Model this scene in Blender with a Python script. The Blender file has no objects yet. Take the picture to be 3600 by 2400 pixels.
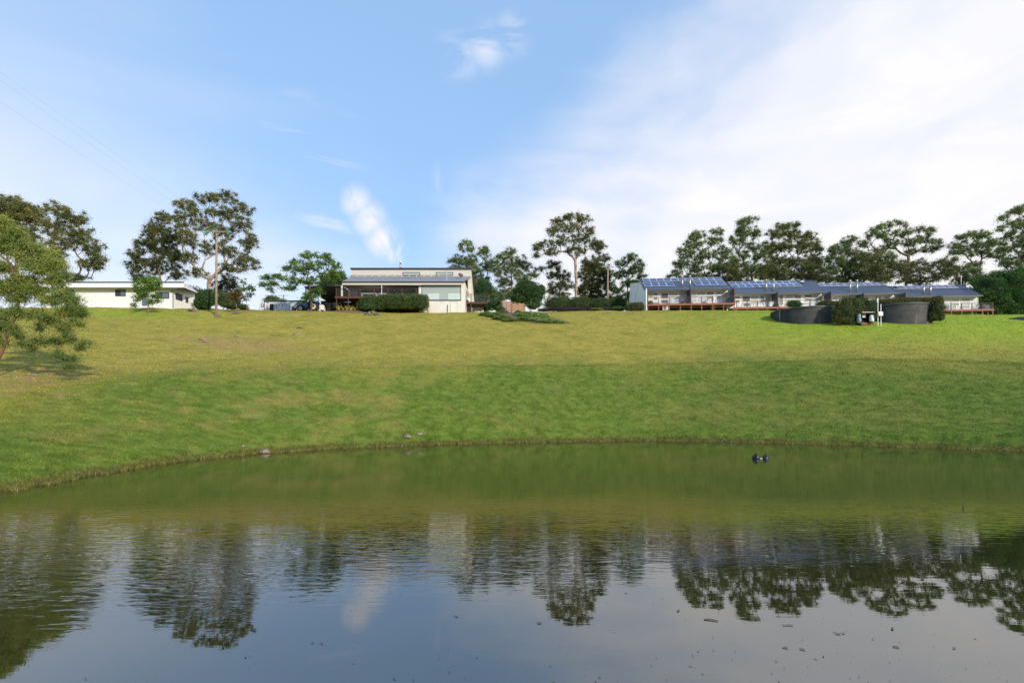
import bpy, math, random
import numpy as np
from mathutils import Vector, Matrix

# ------------------------------------------------------------------ camera, sky, sun, exposure
scn = bpy.context.scene
col = scn.collection
H, YH, F = 2.0, 1435.0, 1800.0          # eye height, horizon row and focal length on the 3600 px wide photograph
cam_d = bpy.data.cameras.new('camera')
cam_d.sensor_width = 36.0
cam_d.lens = 18.0
cam_d.shift_y = (YH - 1200.0) / 3600.0
cam_d.clip_start = 0.05
cam_d.clip_end = 12000.0
cam = bpy.data.objects.new('camera', cam_d)
col.objects.link(cam)
cam.location = (0, 0, H)
cam.rotation_euler = (math.radians(90), 0, 0)
scn.camera = cam

SUN_AZ = math.radians(142.0)             # clockwise from +Y: behind the camera, to its right
SUN_EL = math.radians(21.0)
sdir = Vector((math.sin(SUN_AZ) * math.cos(SUN_EL), math.cos(SUN_AZ) * math.cos(SUN_EL), math.sin(SUN_EL)))
sun_d = bpy.data.lights.new('sun', 'SUN')
sun_d.energy = 3.0
sun_d.angle = math.radians(1.2)
sun_d.color = (1.0, 0.90, 0.77)
sun = bpy.data.objects.new('sun', sun_d)
col.objects.link(sun)
sun.location = (30, -60, 60)
sun.rotation_euler = sdir.to_track_quat('Z', 'Y').to_euler()

vs = scn.view_settings
vs.view_transform = 'Standard'
vs.look = 'None'
vs.gamma = 1.0
vs.use_curve_mapping = False
vs.exposure = 0.55

world = bpy.data.worlds.new('World')
scn.world = world
world.use_nodes = True


class NT:
    """tiny helper round a node tree"""
    def __init__(self, nt):
        self.nt = nt

    def n(self, kind, **kw):
        nd = self.nt.nodes.new(kind)
        for k, v in kw.items():
            setattr(nd, k, v)
        return nd

    def link(self, a, b):
        self.nt.links.new(a, b)

    def put(self, sock, v):
        if hasattr(v, 'is_output') or isinstance(v, bpy.types.NodeSocket):
            self.link(v, sock)
        else:
            sock.default_value = v

    def math(self, op, a, b=0.0, c=0.0, clamp=False):
        nd = self.n('ShaderNodeMath', operation=op, use_clamp=clamp)
        self.put(nd.inputs[0], a)
        self.put(nd.inputs[1], b)
        self.put(nd.inputs[2], c)
        return nd.outputs[0]

    def mix(self, fac, a, b):
        nd = self.n('ShaderNodeMix', data_type='RGBA')
        self.put(nd.inputs[0], fac)
        self.put(nd.inputs[6], a)
        self.put(nd.inputs[7], b)
        return nd.outputs[2]

    def smooth(self, v, lo, hi, a=0.0, b=1.0):
        nd = self.n('ShaderNodeMapRange', interpolation_type='SMOOTHSTEP')
        self.put(nd.inputs[0], v)
        nd.inputs[1].default_value = lo
        nd.inputs[2].default_value = hi
        nd.inputs[3].default_value = a
        nd.inputs[4].default_value = b
        return nd.outputs[0]

    def noise(self, vec, scale, detail=3.0, rough=0.55, dist=0.0):
        nd = self.n('ShaderNodeTexNoise')
        if vec is not None:
            self.link(vec, nd.inputs['Vector'])
        nd.inputs['Scale'].default_value = scale
        nd.inputs['Detail'].default_value = detail
        nd.inputs['Roughness'].default_value = rough
        nd.inputs['Distortion'].default_value = dist
        return nd.outputs['Fac']

    def mapping(self, vec, scale=(1, 1, 1), rot=(0, 0, 0), loc=(0, 0, 0)):
        nd = self.n('ShaderNodeMapping')
        self.link(vec, nd.inputs[0])
        nd.inputs['Scale'].default_value = scale
        nd.inputs['Rotation'].default_value = rot
        nd.inputs['Location'].default_value = loc
        return nd.outputs[0]


def build_world():
    w = NT(world.node_tree)
    w.nt.nodes.clear()
    out = w.n('ShaderNodeOutputWorld')
    bg = w.n('ShaderNodeBackground')
    bg.inputs['Strength'].default_value = 0.15
    w.link(bg.outputs[0], out.inputs[0])
    sky = w.n('ShaderNodeTexSky')
    sky.sky_type = 'NISHITA'
    sky.sun_disc = False
    sky.sun_elevation = SUN_EL
    sky.sun_rotation = SUN_AZ
    sky.altitude = 100
    sky.air_density = 1.0
    sky.dust_density = 0.6
    sky.ozone_density = 2.2
    tc = w.n('ShaderNodeTexCoord')
    d = tc.outputs['Generated']
    sep = w.n('ShaderNodeSeparateXYZ')
    w.link(d, sep.inputs[0])
    x, y, z = sep.outputs
    # cirrus layer: directions projected on a flat layer far overhead
    zz = w.math('ADD', w.math('MAXIMUM', z, 0.0), 0.12)
    cmb = w.n('ShaderNodeCombineXYZ')
    w.link(w.math('DIVIDE', x, zz), cmb.inputs[0])
    w.link(w.math('DIVIDE', y, zz), cmb.inputs[1])
    lay = cmb.outputs[0]
    fib = w.noise(w.mapping(d, (1.0, 1.0, 2.6), (0, 0.45, 0)), 2.2, 5, 0.5, 0.5)
    big = w.noise(d, 1.6, 4, 0.5, 0.3)
    fin = w.noise(w.mapping(d, (1.0, 1.0, 3.2), (0, 0.4, 0)), 4.0, 6, 0.55, 0.6)

    def dot(v):
        nd = w.n('ShaderNodeVectorMath', operation='DOT_PRODUCT')
        w.link(d, nd.inputs[0])
        nd.inputs[1].default_value = v
        return nd.outputs['Value']
    # the sheet of high cloud over the right half of the sky
    e1 = w.math('ADD', dot((0.62, 0.20, -0.62)), w.math('MULTIPLY', w.math('SUBTRACT', fib, 0.5), 0.42))
    e1 = w.math('ADD', e1, w.math('MULTIPLY', w.math('SUBTRACT', big, 0.5), 0.35))
    m1 = w.smooth(e1, -0.10, 0.16)
    m1 = w.math('MULTIPLY', m1, w.math('ADD', 0.58, w.math('MULTIPLY', fin, 0.66)), clamp=True)
    # thin veil to the left
    e2 = w.math('ADD', dot((-0.80, 0.42, -0.20)), w.math('MULTIPLY', w.math('SUBTRACT', fib, 0.5), 0.5))
    m2 = w.smooth(e2, 0.45, 0.88, 0.0, 0.75)
    m2 = w.math('MULTIPLY', m2, w.smooth(z, 0.50, 0.22, 0.35, 1.0))
    m = w.math('MAXIMUM', m1, m2)

    def puff(px, py, wid, lo, hi, amt, nz):
        v = Vector(((px - 1800) / F, 1.0, (YH - py) / F)).normalized()
        nd = w.n('ShaderNodeVectorMath', operation='DISTANCE')
        w.link(d, nd.inputs[0])
        nd.inputs[1].default_value = v
        g = w.smooth(nd.outputs['Value'], wid, 0.0)
        g = w.math('MULTIPLY', g, w.smooth(nz, lo, hi))
        return w.math('MULTIPLY', g, amt)
    tuft = w.noise(w.mapping(d, (1, 1, 2.2), (0, 0.55, 0)), 7.0, 6, 0.62, 0.7)
    tuft2 = w.noise(w.mapping(d, (3.2, 1, 1.0), (0, 0.25, 0)), 5.0, 6, 0.62, 0.6)
    flat = w.noise(w.mapping(d, (1, 1, 4.5), (0, 0.42, 0)), 6.0, 6, 0.6, 0.5)
    for a in ((1800, 125, 0.042, 0.40, 0.66, 0.62, flat), (1710, 165, 0.046, 0.38, 0.64, 0.6, flat), (1610, 205, 0.05, 0.38, 0.64, 0.5, flat),
              (1250, 710, 0.040, 0.30, 0.55, 0.85, tuft2), (1298, 775, 0.048, 0.28, 0.55, 0.95, tuft2), (1345, 845, 0.048, 0.28, 0.52, 0.95, tuft2), (1390, 890, 0.034, 0.30, 0.5, 0.8, tuft2),
              (1140, 850, 0.090, 0.44, 0.64, 0.55, flat), (1060, 540, 0.14, 0.50, 0.68, 0.30, flat), (1610, 650, 0.06, 0.42, 0.62, 0.5, tuft2)):
        m = w.math('MAXIMUM', m, puff(*a))
    gain = w.n('ShaderNodeVectorMath', operation='MULTIPLY')
    w.link(sky.outputs[0], gain.inputs[0])
    gain.inputs[1].default_value = (1.0, 1.0, 1.0)
    skyc = w.mix(0.66, gain.outputs[0], (1.85, 3.0, 4.75, 1))
    cloud = w.mix(w.smooth(z, 0.0, 0.6), (4.85, 4.65, 4.62, 1), (4.55, 4.5, 4.68, 1))
    c = w.mix(m, skyc, cloud)
    w.link(c, bg.inputs['Color'])


build_world()

# ------------------------------------------------------------------ helpers
rng = np.random.default_rng(7)
random.seed(7)


def PX(px, Y):
    return (px - 1800.0) / F * Y


def PZ(py, Y):
    return H + (YH - py) / F * Y


def tag(o, label=None, cat=None, group=None, kind=None):
    if label:
        o['label'] = label
    if cat:
        o['category'] = cat
    if group:
        o['group'] = group
    if kind:
        o['kind'] = kind
    return o


def thing(name, label, cat, loc=(0, 0, 0), rz=0.0, group=None):
    o = bpy.data.objects.new(name, None)
    o.empty_display_size = 0.3
    col.objects.link(o)
    o.location = loc
    o.rotation_euler = (0, 0, rz)
    return tag(o, label, cat, group)


def copy_tree(o, parent=None):
    c = o.copy()
    col.objects.link(c)
    c.parent = parent
    for ch in list(o.children):
        copy_tree(ch, c)
    return c


class MB:
    """collects faces for one mesh object"""
    def __init__(self):
        self.v = []
        self.f = []
        self.m = []

    def add(self, vs, fs, mi=0):
        o = len(self.v)
        self.v += [tuple(p) for p in vs]
        for f in fs:
            self.f.append(tuple(i + o for i in f))
            self.m.append(mi)
        return self

    def box(self, x0, x1, y0, y1, z0, z1, mi=0):
        vs = [(x0, y0, z0), (x1, y0, z0), (x1, y1, z0), (x0, y1, z0), (x0, y0, z1), (x1, y0, z1), (x1, y1, z1), (x0, y1, z1)]
        return self.add(vs, [(0, 3, 2, 1), (4, 5, 6, 7), (0, 1, 5, 4), (1, 2, 6, 5), (2, 3, 7, 6), (3, 0, 4, 7)], mi)

    def hexa(self, p, mi=0):
        """eight corners: bottom 0-3, top 4-7"""
        return self.add(p, [(0, 3, 2, 1), (4, 5, 6, 7), (0, 1, 5, 4), (1, 2, 6, 5), (2, 3, 7, 6), (3, 0, 4, 7)], mi)

    def bar(self, a, b, w, d=None, mi=0):
        """a square bar from a to b"""
        a = Vector(a)
        b = Vector(b)
        d = d or w
        t = (b - a).normalized()
        up = Vector((0, 0, 1)) if abs(t.z) < 0.9 else Vector((0, 1, 0))
        s = t.cross(up).normalized()
        u = s.cross(t).normalized()
        s *= w / 2
        u *= d / 2
        return self.hexa([a - s - u, a + s - u, a + s + u, a - s + u, b - s - u, b + s - u, b + s + u, b - s + u], mi)

    def prism(self, poly, lo, hi, axis='x', mi=0):
        """poly in the two other axes, extruded along axis"""
        def mk(t, p):
            return {'x': (t, p[0], p[1]), 'y': (p[0], t, p[1]), 'z': (p[0], p[1], t)}[axis]
        n = len(poly)
        vs = [mk(lo, p) for p in poly] + [mk(hi, p) for p in poly]
        fs = [tuple(range(n))[::-1], tuple(range(n, 2 * n))]
        fs += [(i, (i + 1) % n, n + (i + 1) % n, n + i) for i in range(n)]
        return self.add(vs, fs, mi)

    def tube(self, pts, rad, n=8, mi=0, cap=True):
        pts = [Vector(p) for p in pts]
        if not hasattr(rad, '__len__'):
            rad = [rad] * len(pts)
        rings = []
        for i, p in enumerate(pts):
            t = (pts[min(i + 1, len(pts) - 1)] - pts[max(i - 1, 0)]).normalized()
            up = Vector((0, 0, 1)) if abs(t.z) < 0.9 else Vector((0, 1, 0))
            s = t.cross(up).normalized()
            u = s.cross(t).normalized()
            rings.append([p + (s * math.cos(k * 2 * math.pi / n) + u * math.sin(k * 2 * math.pi / n)) * rad[i] for k in range(n)])
        vs = [q for r in rings for q in r]
        fs = []
        for i in range(len(pts) - 1):
            for k in range(n):
                a = i * n + k
                b = i * n + (k + 1) % n
                fs.append((a, b, b + n, a + n))
        if cap:
            fs.append(tuple(range(n))[::-1])
            fs.append(tuple(range((len(pts) - 1) * n, len(pts) * n)))
        return self.add(vs, fs, mi)

    def lathe(self, prof, c=(0, 0, 0), n=24, mi=0, axis='z', a0=0.0, a1=2 * math.pi):
        full = abs(a1 - a0 - 2 * math.pi) < 1e-6
        m = n if full else n + 1
        vs = []
        for r, t in prof:
            for k in range(m):
                a = a0 + (a1 - a0) * k / n
                ca, sa = r * math.cos(a), r * math.sin(a)
                if axis == 'z':
                    vs.append((c[0] + ca, c[1] + sa, c[2] + t))
                elif axis == 'y':
                    vs.append((c[0] + ca, c[1] + t, c[2] + sa))
                else:
                    vs.append((c[0] + t, c[1] + ca, c[2] + sa))
        fs = []
        for i in range(len(prof) - 1):
            for k in range(n):
                b = (k + 1) % m
                fs.append((i * m + k, i * m + b, (i + 1) * m + b, (i + 1) * m + k))
        return self.add(vs, fs, mi)

    def build(self, name, mats, parent=None, smooth=False, loc=None):
        me = bpy.data.meshes.new(name)
        me.from_pydata(self.v, [], self.f)
        if not isinstance(mats, (list, tuple)):
            mats = [mats]
        for m in mats:
            me.materials.append(m)
        if len(mats) > 1:
            me.polygons.foreach_set('material_index', self.m)
        if smooth:
            me.polygons.foreach_set('use_smooth', [True] * len(self.f))
        me.update()
        o = bpy.data.objects.new(name, me)
        col.objects.link(o)
        if parent:
            o.parent = parent
        if loc:
            o.location = loc
        return o


def share(o, parent, loc, name=None, rz=0.0):
    c = bpy.data.objects.new(name or o.name.split('.')[0], o.data)
    col.objects.link(c)
    c.parent = parent
    c.location = loc
    c.rotation_euler = (0, 0, rz)
    return c


def np_mesh(name, v, f, mats, parent=None, tone=None, attrs=None, smooth=False):
    """v (N,3), f (M,k) numpy -> object"""
    me = bpy.data.meshes.new(name)
    M, k = f.shape
    me.vertices.add(len(v))
    me.vertices.foreach_set('co', v.astype(np.float32).ravel())
    me.loops.add(M * k)
    me.loops.foreach_set('vertex_index', f.astype(np.int32).ravel())
    me.polygons.add(M)
    me.polygons.foreach_set('loop_start', np.arange(0, M * k, k, dtype=np.int32))
    if smooth:
        me.polygons.foreach_set('use_smooth', np.ones(M, dtype=bool))
    me.update(calc_edges=True)
    if tone is not None:
        a = me.attributes.new('tone', 'FLOAT', 'FACE')
        a.data.foreach_set('value', tone.astype(np.float32))
    for nm, arr in (attrs or {}).items():
        a = me.attributes.new(nm, 'FLOAT', 'POINT')
        a.data.foreach_set('value', arr.astype(np.float32))
    me.materials.append(mats)
    o = bpy.data.objects.new(name, me)
    col.objects.link(o)
    if parent:
        o.parent = parent
    return o


# ------------------------------------------------------------------ materials
def mat(name, c, rough=0.7, metal=0.0, var=0.12, vscale=3.0, bump=0.0, bscale=20.0, coat=0.0, spec=None, stretch=(1, 1, 1), c2=None):
    m = bpy.data.materials.new(name)
    m.use_nodes = True
    t = NT(m.node_tree)
    b = t.nt.nodes['Principled BSDF']
    b.inputs['Roughness'].default_value = rough
    b.inputs['Metallic'].default_value = metal
    if coat:
        b.inputs['Coat Weight'].default_value = coat
        b.inputs['Coat Roughness'].default_value = 0.05
    if spec is not None:
        b.inputs['Specular IOR Level'].default_value = spec
    tc = t.n('ShaderNodeTexCoord')
    v = t.mapping(tc.outputs['Object'], stretch)
    nz = t.noise(v, vscale, 5, 0.6)
    lo = [x * (1 - var) for x in c] + [1]
    hi = [min(1, x * (1 + var)) for x in (c2 or c)] + [1]
    t.link(t.mix(t.smooth(nz, 0.3, 0.7), lo, hi), b.inputs['Base Color'])
    if bump:
        bn = t.n('ShaderNodeBump')
        bn.inputs['Strength'].default_value = bump
        bn.inputs['Distance'].default_value = 0.02
        t.link(t.noise(v, bscale, 4), bn.inputs['Height'])
        t.link(bn.outputs[0], b.inputs['Normal'])
    return m


def leaf_mat(name, cols, trans=0.3, rough=0.5):
    """cols: dark, mid, light, tip"""
    m = bpy.data.materials.new(name)
    m.use_nodes = True
    t = NT(m.node_tree)
    b = t.nt.nodes['Principled BSDF']
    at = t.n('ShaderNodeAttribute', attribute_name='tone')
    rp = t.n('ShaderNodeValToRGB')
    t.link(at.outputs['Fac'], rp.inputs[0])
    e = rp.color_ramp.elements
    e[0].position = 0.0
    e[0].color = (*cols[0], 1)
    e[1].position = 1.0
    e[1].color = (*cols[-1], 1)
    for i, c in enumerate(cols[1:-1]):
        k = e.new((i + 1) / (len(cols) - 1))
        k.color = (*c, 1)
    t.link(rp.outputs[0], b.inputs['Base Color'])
    b.inputs['Roughness'].default_value = rough
    b.inputs['Specular IOR Level'].default_value = 0.3
    tr = t.n('ShaderNodeBsdfTranslucent')
    t.link(rp.outputs[0], tr.inputs[0])
    mx = t.n('ShaderNodeMixShader')
    mx.inputs[0].default_value = trans
    t.link(b.outputs[0], mx.inputs[1])
    t.link(tr.outputs[0], mx.inputs[2])
    t.link(mx.outputs[0], t.nt.nodes['Material Output'].inputs[0])
    return m


def wave_mat(name, c, c2, scale, axis='X', rough=0.6, metal=0.0, lo=0.35, hi=0.65):
    """fine parallel lines (siding joints, cover folds)"""
    m = mat(name, c, rough, metal)
    t = NT(m.node_tree)
    b = t.nt.nodes['Principled BSDF']
    tc = t.n('ShaderNodeTexCoord')
    w = t.n('ShaderNodeTexWave', wave_type='BANDS', bands_direction=axis)
    t.link(tc.outputs['Object'], w.inputs[0])
    w.inputs['Scale'].default_value = scale
    old = b.inputs['Base Color'].links[0].from_socket
    t.link(t.mix(t.smooth(w.outputs['Fac'], lo, hi), (*c2, 1), old), b.inputs['Base Color'])
    return m


M = {}
M['cream'] = mat('cream_paint', (0.66, 0.63, 0.56), 0.65, var=0.05, vscale=1.2)
M['white'] = mat('white_paint', (0.70, 0.69, 0.66), 0.55, var=0.05, vscale=1.5)
M['shedwall'] = mat('shed_cladding', (0.74, 0.73, 0.71), 0.5, var=0.03, vscale=0.6, stretch=(3, 3, 0.3))
M['board'] = mat('weatherboard', (0.54, 0.50, 0.44), 0.6, var=0.05, vscale=1.0, stretch=(0.3, 1, 6))
M['boardgrey'] = mat('grey_weatherboard', (0.33, 0.32, 0.30), 0.6, var=0.06, vscale=1.0, stretch=(0.3, 1, 6))
M['gable'] = mat('gable_render', (0.90, 0.89, 0.85), 0.75, var=0.05, vscale=1.0)
M['charcoal'] = mat('charcoal_paint', (0.055, 0.06, 0.068), 0.6, var=0.15)
M['trim'] = mat('dark_trim', (0.035, 0.037, 0.042), 0.5)
M['roof'] = mat('blue_grey_steel_roof', (0.070, 0.092, 0.135), 0.42, 0.0, var=0.10, vscale=0.8, spec=0.5)
M['roofl'] = mat('pale_grey_steel_roof', (0.20, 0.22, 0.26), 0.45, 0.0, var=0.08, vscale=0.8)
M['timber'] = mat('oiled_red_timber', (0.24, 0.062, 0.03), 0.6, var=0.25, vscale=2.5, stretch=(0.5, 4, 4))
M['timberd'] = mat('dark_red_timber', (0.085, 0.034, 0.028), 0.65, var=0.2, vscale=2.5)
M['slat'] = mat('golden_fence_timber', (0.33, 0.16, 0.06), 0.7, var=0.25, vscale=2.5, stretch=(0.5, 4, 4))
M['steel'] = mat('flue_steel', (0.42, 0.40, 0.37), 0.38, 0.8, var=0.15)
M['alu'] = mat('aluminium_frame', (0.70, 0.71, 0.73), 0.4, 0.3)
M['blind'] = mat('cream_blind', (0.33, 0.30, 0.24), 0.35, var=0.06, coat=0.5)
M['beige'] = mat('beige_blind', (0.15, 0.13, 0.10), 0.35, var=0.10, coat=0.5)
M['screen'] = mat('brown_screen', (0.06, 0.05, 0.045), 0.4, var=0.2, coat=0.4)
M['whiteglass'] = mat('white_curtain_glass', (0.44, 0.43, 0.43), 0.3, var=0.05, coat=0.6)
M['darkglass'] = mat('dark_glass', (0.02, 0.025, 0.03), 0.06, var=0.3, coat=1.0, spec=0.8)
M['shedglass'] = mat('tinted_window', (0.035, 0.04, 0.05), 0.35, var=0.2, spec=0.25)
M['greyglass'] = mat('grey_window_glass', (0.10, 0.12, 0.15), 0.08, var=0.2, coat=1.0)
M['roomglass'] = mat('pale_green_glass', (0.34, 0.38, 0.33), 0.06, var=0.06, vscale=0.4, coat=1.0)
M['frostglass'] = mat('frosted_glass', (0.50, 0.56, 0.52), 0.15, var=0.05, coat=0.6)
M['black'] = mat('black_cover', (0.012, 0.013, 0.016), 0.6, var=0.3, bump=0.3, bscale=6)
M['void'] = mat('painted_shade', (0.02, 0.017, 0.015), 0.9)  # near-black colour paints in the shade under decks and inside openings
M['plastic'] = mat('white_plastic', (0.80, 0.80, 0.82), 0.4, var=0.03)
M['acwhite'] = mat('air_conditioner_casing', (0.66, 0.62, 0.54), 0.5, var=0.04)
M['brownwood'] = mat('brown_chair_wood', (0.16, 0.07, 0.045), 0.65, var=0.3)
M['polewood'] = mat('weathered_pole', (0.28, 0.21, 0.15), 0.85, var=0.25, vscale=4, stretch=(4, 4, 0.4), bump=0.4)
M['teal'] = mat('teal_insulator', (0.02, 0.24, 0.27), 0.15, var=0.15, coat=0.8)
M['wire'] = mat('wire', (0.55, 0.58, 0.62), 0.5)
M['rubber'] = mat('rubber', (0.02, 0.02, 0.02), 0.85)
M['blue'] = mat('tractor_blue', (0.012, 0.03, 0.26), 0.35, var=0.15, coat=0.5)
M['rim'] = mat('cream_rim', (0.62, 0.56, 0.40), 0.5)
M['tankm'] = None
M['rock'] = mat('red_brown_rock', (0.16, 0.11, 0.072), 0.9, var=0.35, vscale=5, bump=0.5, bscale=10, c2=(0.20, 0.155, 0.115))
M['palerock'] = mat('pale_rock', (0.20, 0.18, 0.14), 0.9, var=0.3, vscale=5, bump=0.5, bscale=10)
M['soil'] = mat('red_soil', (0.20, 0.095, 0.05), 0.95, var=0.3, vscale=3, bump=0.5)
M['mulch'] = mat('bark_mulch', (0.15, 0.085, 0.05), 0.95, var=0.4, vscale=9, bump=0.6)
M['caravan'] = mat('caravan_skin', (0.56, 0.57, 0.55), 0.35, var=0.06, coat=0.4)
M['caravanw'] = mat('caravan_window', (0.38, 0.36, 0.42), 0.15, var=0.08, coat=0.8)
M['buoy'] = mat('navy_buoy', (0.006, 0.006, 0.010), 0.45, var=0.3, coat=0.0)
M['rope'] = mat('pale_rope', (0.5, 0.5, 0.45), 0.8)
M['bark'] = mat('grey_brown_bark', (0.17, 0.12, 0.085), 0.9, var=0.35, vscale=3)
M['barkpale'] = mat('smooth_gum_bark', (0.30, 0.20, 0.14), 0.8, var=0.3, vscale=1.4, c2=(0.34, 0.26, 0.21))
M['barkdark'] = mat('dark_bark', (0.075, 0.055, 0.04), 0.9, var=0.3)
M['barkred'] = mat('red_brown_bark', (0.16, 0.075, 0.05), 0.9, var=0.3)
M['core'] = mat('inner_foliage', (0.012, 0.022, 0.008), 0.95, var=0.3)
M['grey'] = mat('grey_metal_box', (0.36, 0.38, 0.39), 0.5, var=0.06)
M['skyblue'] = mat('sky_blue_drum', (0.16, 0.26, 0.30), 0.5)
M['terracotta'] = mat('black_pot', (0.02, 0.02, 0.022), 0.6)

L = {}
L['gum'] = leaf_mat('gum_leaves', [(0.0643, 0.0878, 0.0295), (0.1289, 0.1580, 0.0478), (0.2378, 0.2543, 0.0738), (0.5204, 0.3597, 0.1108)], 0.36)
L['gumg'] = leaf_mat('grey_gum_leaves', [(0.0690, 0.1072, 0.0400), (0.1379, 0.1930, 0.0659), (0.2590, 0.3214, 0.1056), (0.4889, 0.5094, 0.1585)], 0.36)
L['gumd'] = leaf_mat('dark_gum_leaves', [(0.0432, 0.0647, 0.0205), (0.0862, 0.1106, 0.0341), (0.1618, 0.1842, 0.0477), (0.4043, 0.2857, 0.0749)], 0.36)
L['light'] = leaf_mat('light_green_leaves', [(0.0324, 0.0710, 0.0164), (0.0710, 0.1378, 0.0262), (0.1317, 0.2228, 0.0425), (0.2228, 0.3240, 0.0653)], 0.3)
L['fern'] = leaf_mat('feathery_green_leaves', [(0.0375, 0.0904, 0.0204), (0.0873, 0.1804, 0.0306), (0.1719, 0.2859, 0.0407), (0.3437, 0.4213, 0.0765)], 0.3)
L['dense'] = leaf_mat('dense_dark_green_leaves', [(0.0181, 0.0502, 0.0146), (0.0421, 0.1067, 0.0243), (0.0841, 0.1882, 0.0364), (0.1655, 0.2982, 0.0536)], 0.30)
L['wattle'] = leaf_mat('olive_drooping_leaves', [(0.0729, 0.1097, 0.0298), (0.1458, 0.2059, 0.0510), (0.2554, 0.3158, 0.0724), (0.5351, 0.4665, 0.0957)], 0.35)
L['hedge'] = leaf_mat('hedge_leaves', [(0.0329, 0.0590, 0.0138), (0.0721, 0.1180, 0.0249), (0.1310, 0.1966, 0.0386), (0.2458, 0.3113, 0.0606)], 0.30)
L['redtip'] = leaf_mat('red_tipped_leaves', [(0.0252, 0.0434, 0.0128), (0.0655, 0.1014, 0.0212), (0.1260, 0.1642, 0.0339), (0.5544, 0.1328, 0.0424)], 0.30)
L['purple'] = leaf_mat('purple_leaves', [(0.0210, 0.0126, 0.0210), (0.0546, 0.0210, 0.0420), (0.0946, 0.0336, 0.0630), (0.1576, 0.0630, 0.0946)], 0.2)
L['cover'] = leaf_mat('grey_green_ground_cover', [(0.0658, 0.1199, 0.0312), (0.1383, 0.2327, 0.0580), (0.2470, 0.3595, 0.0936), (0.4277, 0.5134, 0.1672)], 0.30)
L['coverg'] = leaf_mat('bright_green_ground_cover', [(0.0328, 0.0729, 0.0146), (0.0819, 0.1550, 0.0292), (0.1458, 0.2279, 0.0456), (0.2552, 0.3098, 0.0911)], 0.2)
L['yellow'] = leaf_mat('yellow_striped_leaves', [(0.0675, 0.1215, 0.0203), (0.2700, 0.2970, 0.0405), (0.5670, 0.4860, 0.0810), (0.8370, 0.7020, 0.2160)], 0.3)
L['rusty'] = leaf_mat('rust_and_green_leaves', [(0.0405, 0.0540, 0.0135), (0.1013, 0.0878, 0.0243), (0.1890, 0.1148, 0.0338), (0.3240, 0.1620, 0.0405)], 0.3)

# ------------------------------------------------------------------ terrain
COLS = [
    (-1800, [(4.5, 0), (15, 2.5), (16.5, 2.7), (30, 5.5), (50, 10.5), (66, 14.8), (76, 16.6)]),
    (-600, [(8, 0), (20, 2.6), (21.5, 2.9), (35, 5.7), (52, 10.4), (66, 14.6), (76, 16.5)]),
    (0, [(12.2, 0), (22, 2.37), (23.5, 2.75), (36, 5.8), (52, 10.3), (66, 14.4), (74, 16.4)]),
    (230, [(14.2, 0), (25, 3.04), (26.5, 3.3), (38, 6.1), (54, 10.7), (66, 14.4), (72, 16.35)]),
    (560, [(18.4, 0), (30, 3.9), (31.5, 4.05), (41, 6.2), (56, 10.7), (67, 14.6), (72, 16.15)]),
    (920, [(23.2, 0), (35, 4.6), (36.5, 4.7), (45, 6.5), (58, 10.6), (70, 15.2), (76, 16.6)]),
    (1530, [(28.7, 0), (41, 5.37), (42.5, 5.45), (50, 7.4), (62, 11.3), (72, 15.0), (77.5, 16.45)]),
    (2300, [(32.4, 0), (46, 6.0), (47.5, 6.1), (56, 8.7), (66, 12.7), (73, 15.7), (77, 16.75)]),
    (2800, [(29.3, 0), (43, 6.0), (44.5, 6.15), (52, 8.5), (60, 11.8), (66, 14.2), (79, 17.15)]),
    (3200, [(26.7, 0), (41, 5.94), (43, 6.25), (50, 8.67), (58.4, 11.75), (66, 14.0), (82, 17.0)]),
    (3600, [(24, 0), (38, 5.06), (41, 5.65), (50, 8.5), (60, 11.8), (70, 14.7), (84, 17.4)]),
    (4300, [(17, 0), (32, 5), (35, 5.5), (48, 8.5), (60, 11.8), (70, 14.7), (84, 17.4)]),
    (5400, [(10, 0), (25, 5), (28, 5.5), (45, 8.5), (60, 11.8), (70, 14.7), (84, 17.4)]),
]
_px = np.array([c[0] for c in COLS], float)
_fp = np.arange(-1800, 5401, 20.0)


def _smooth(arr, s=7):
    k = np.exp(-0.5 * (np.arange(-3 * s, 3 * s + 1) / s) ** 2)
    k /= k.sum()
    return np.convolve(np.pad(arr, 3 * s, mode='edge'), k, 'valid')


_CY = np.array([_smooth(np.interp(_fp, _px, [c[1][k][0] for c in COLS])) for k in range(7)])
_CZ = np.array([_smooth(np.interp(_fp, _px, [c[1][k][1] for c in COLS])) for k in range(7)])
# uneven shoreline
_w = np.arange(len(_fp))
_EJ = 0.22 * np.sin(_w * 0.55) * np.sin(_w * 0.13) + 0.14 * np.sin(_w * 1.31 + 1.0) + 0.08 * np.sin(_w * 2.3) + 0.08 * np.sin(_w * 0.21 + 2)


def edgeY(px):
    return np.interp(px, _fp, _CY[0] + _EJ)


def crestY(px):
    return np.interp(px, _fp, _CY[1])


def sstep(a, b, x):
    t = np.clip((x - a) / (b - a), 0, 1)
    return t * t * (3 - 2 * t)


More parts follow.
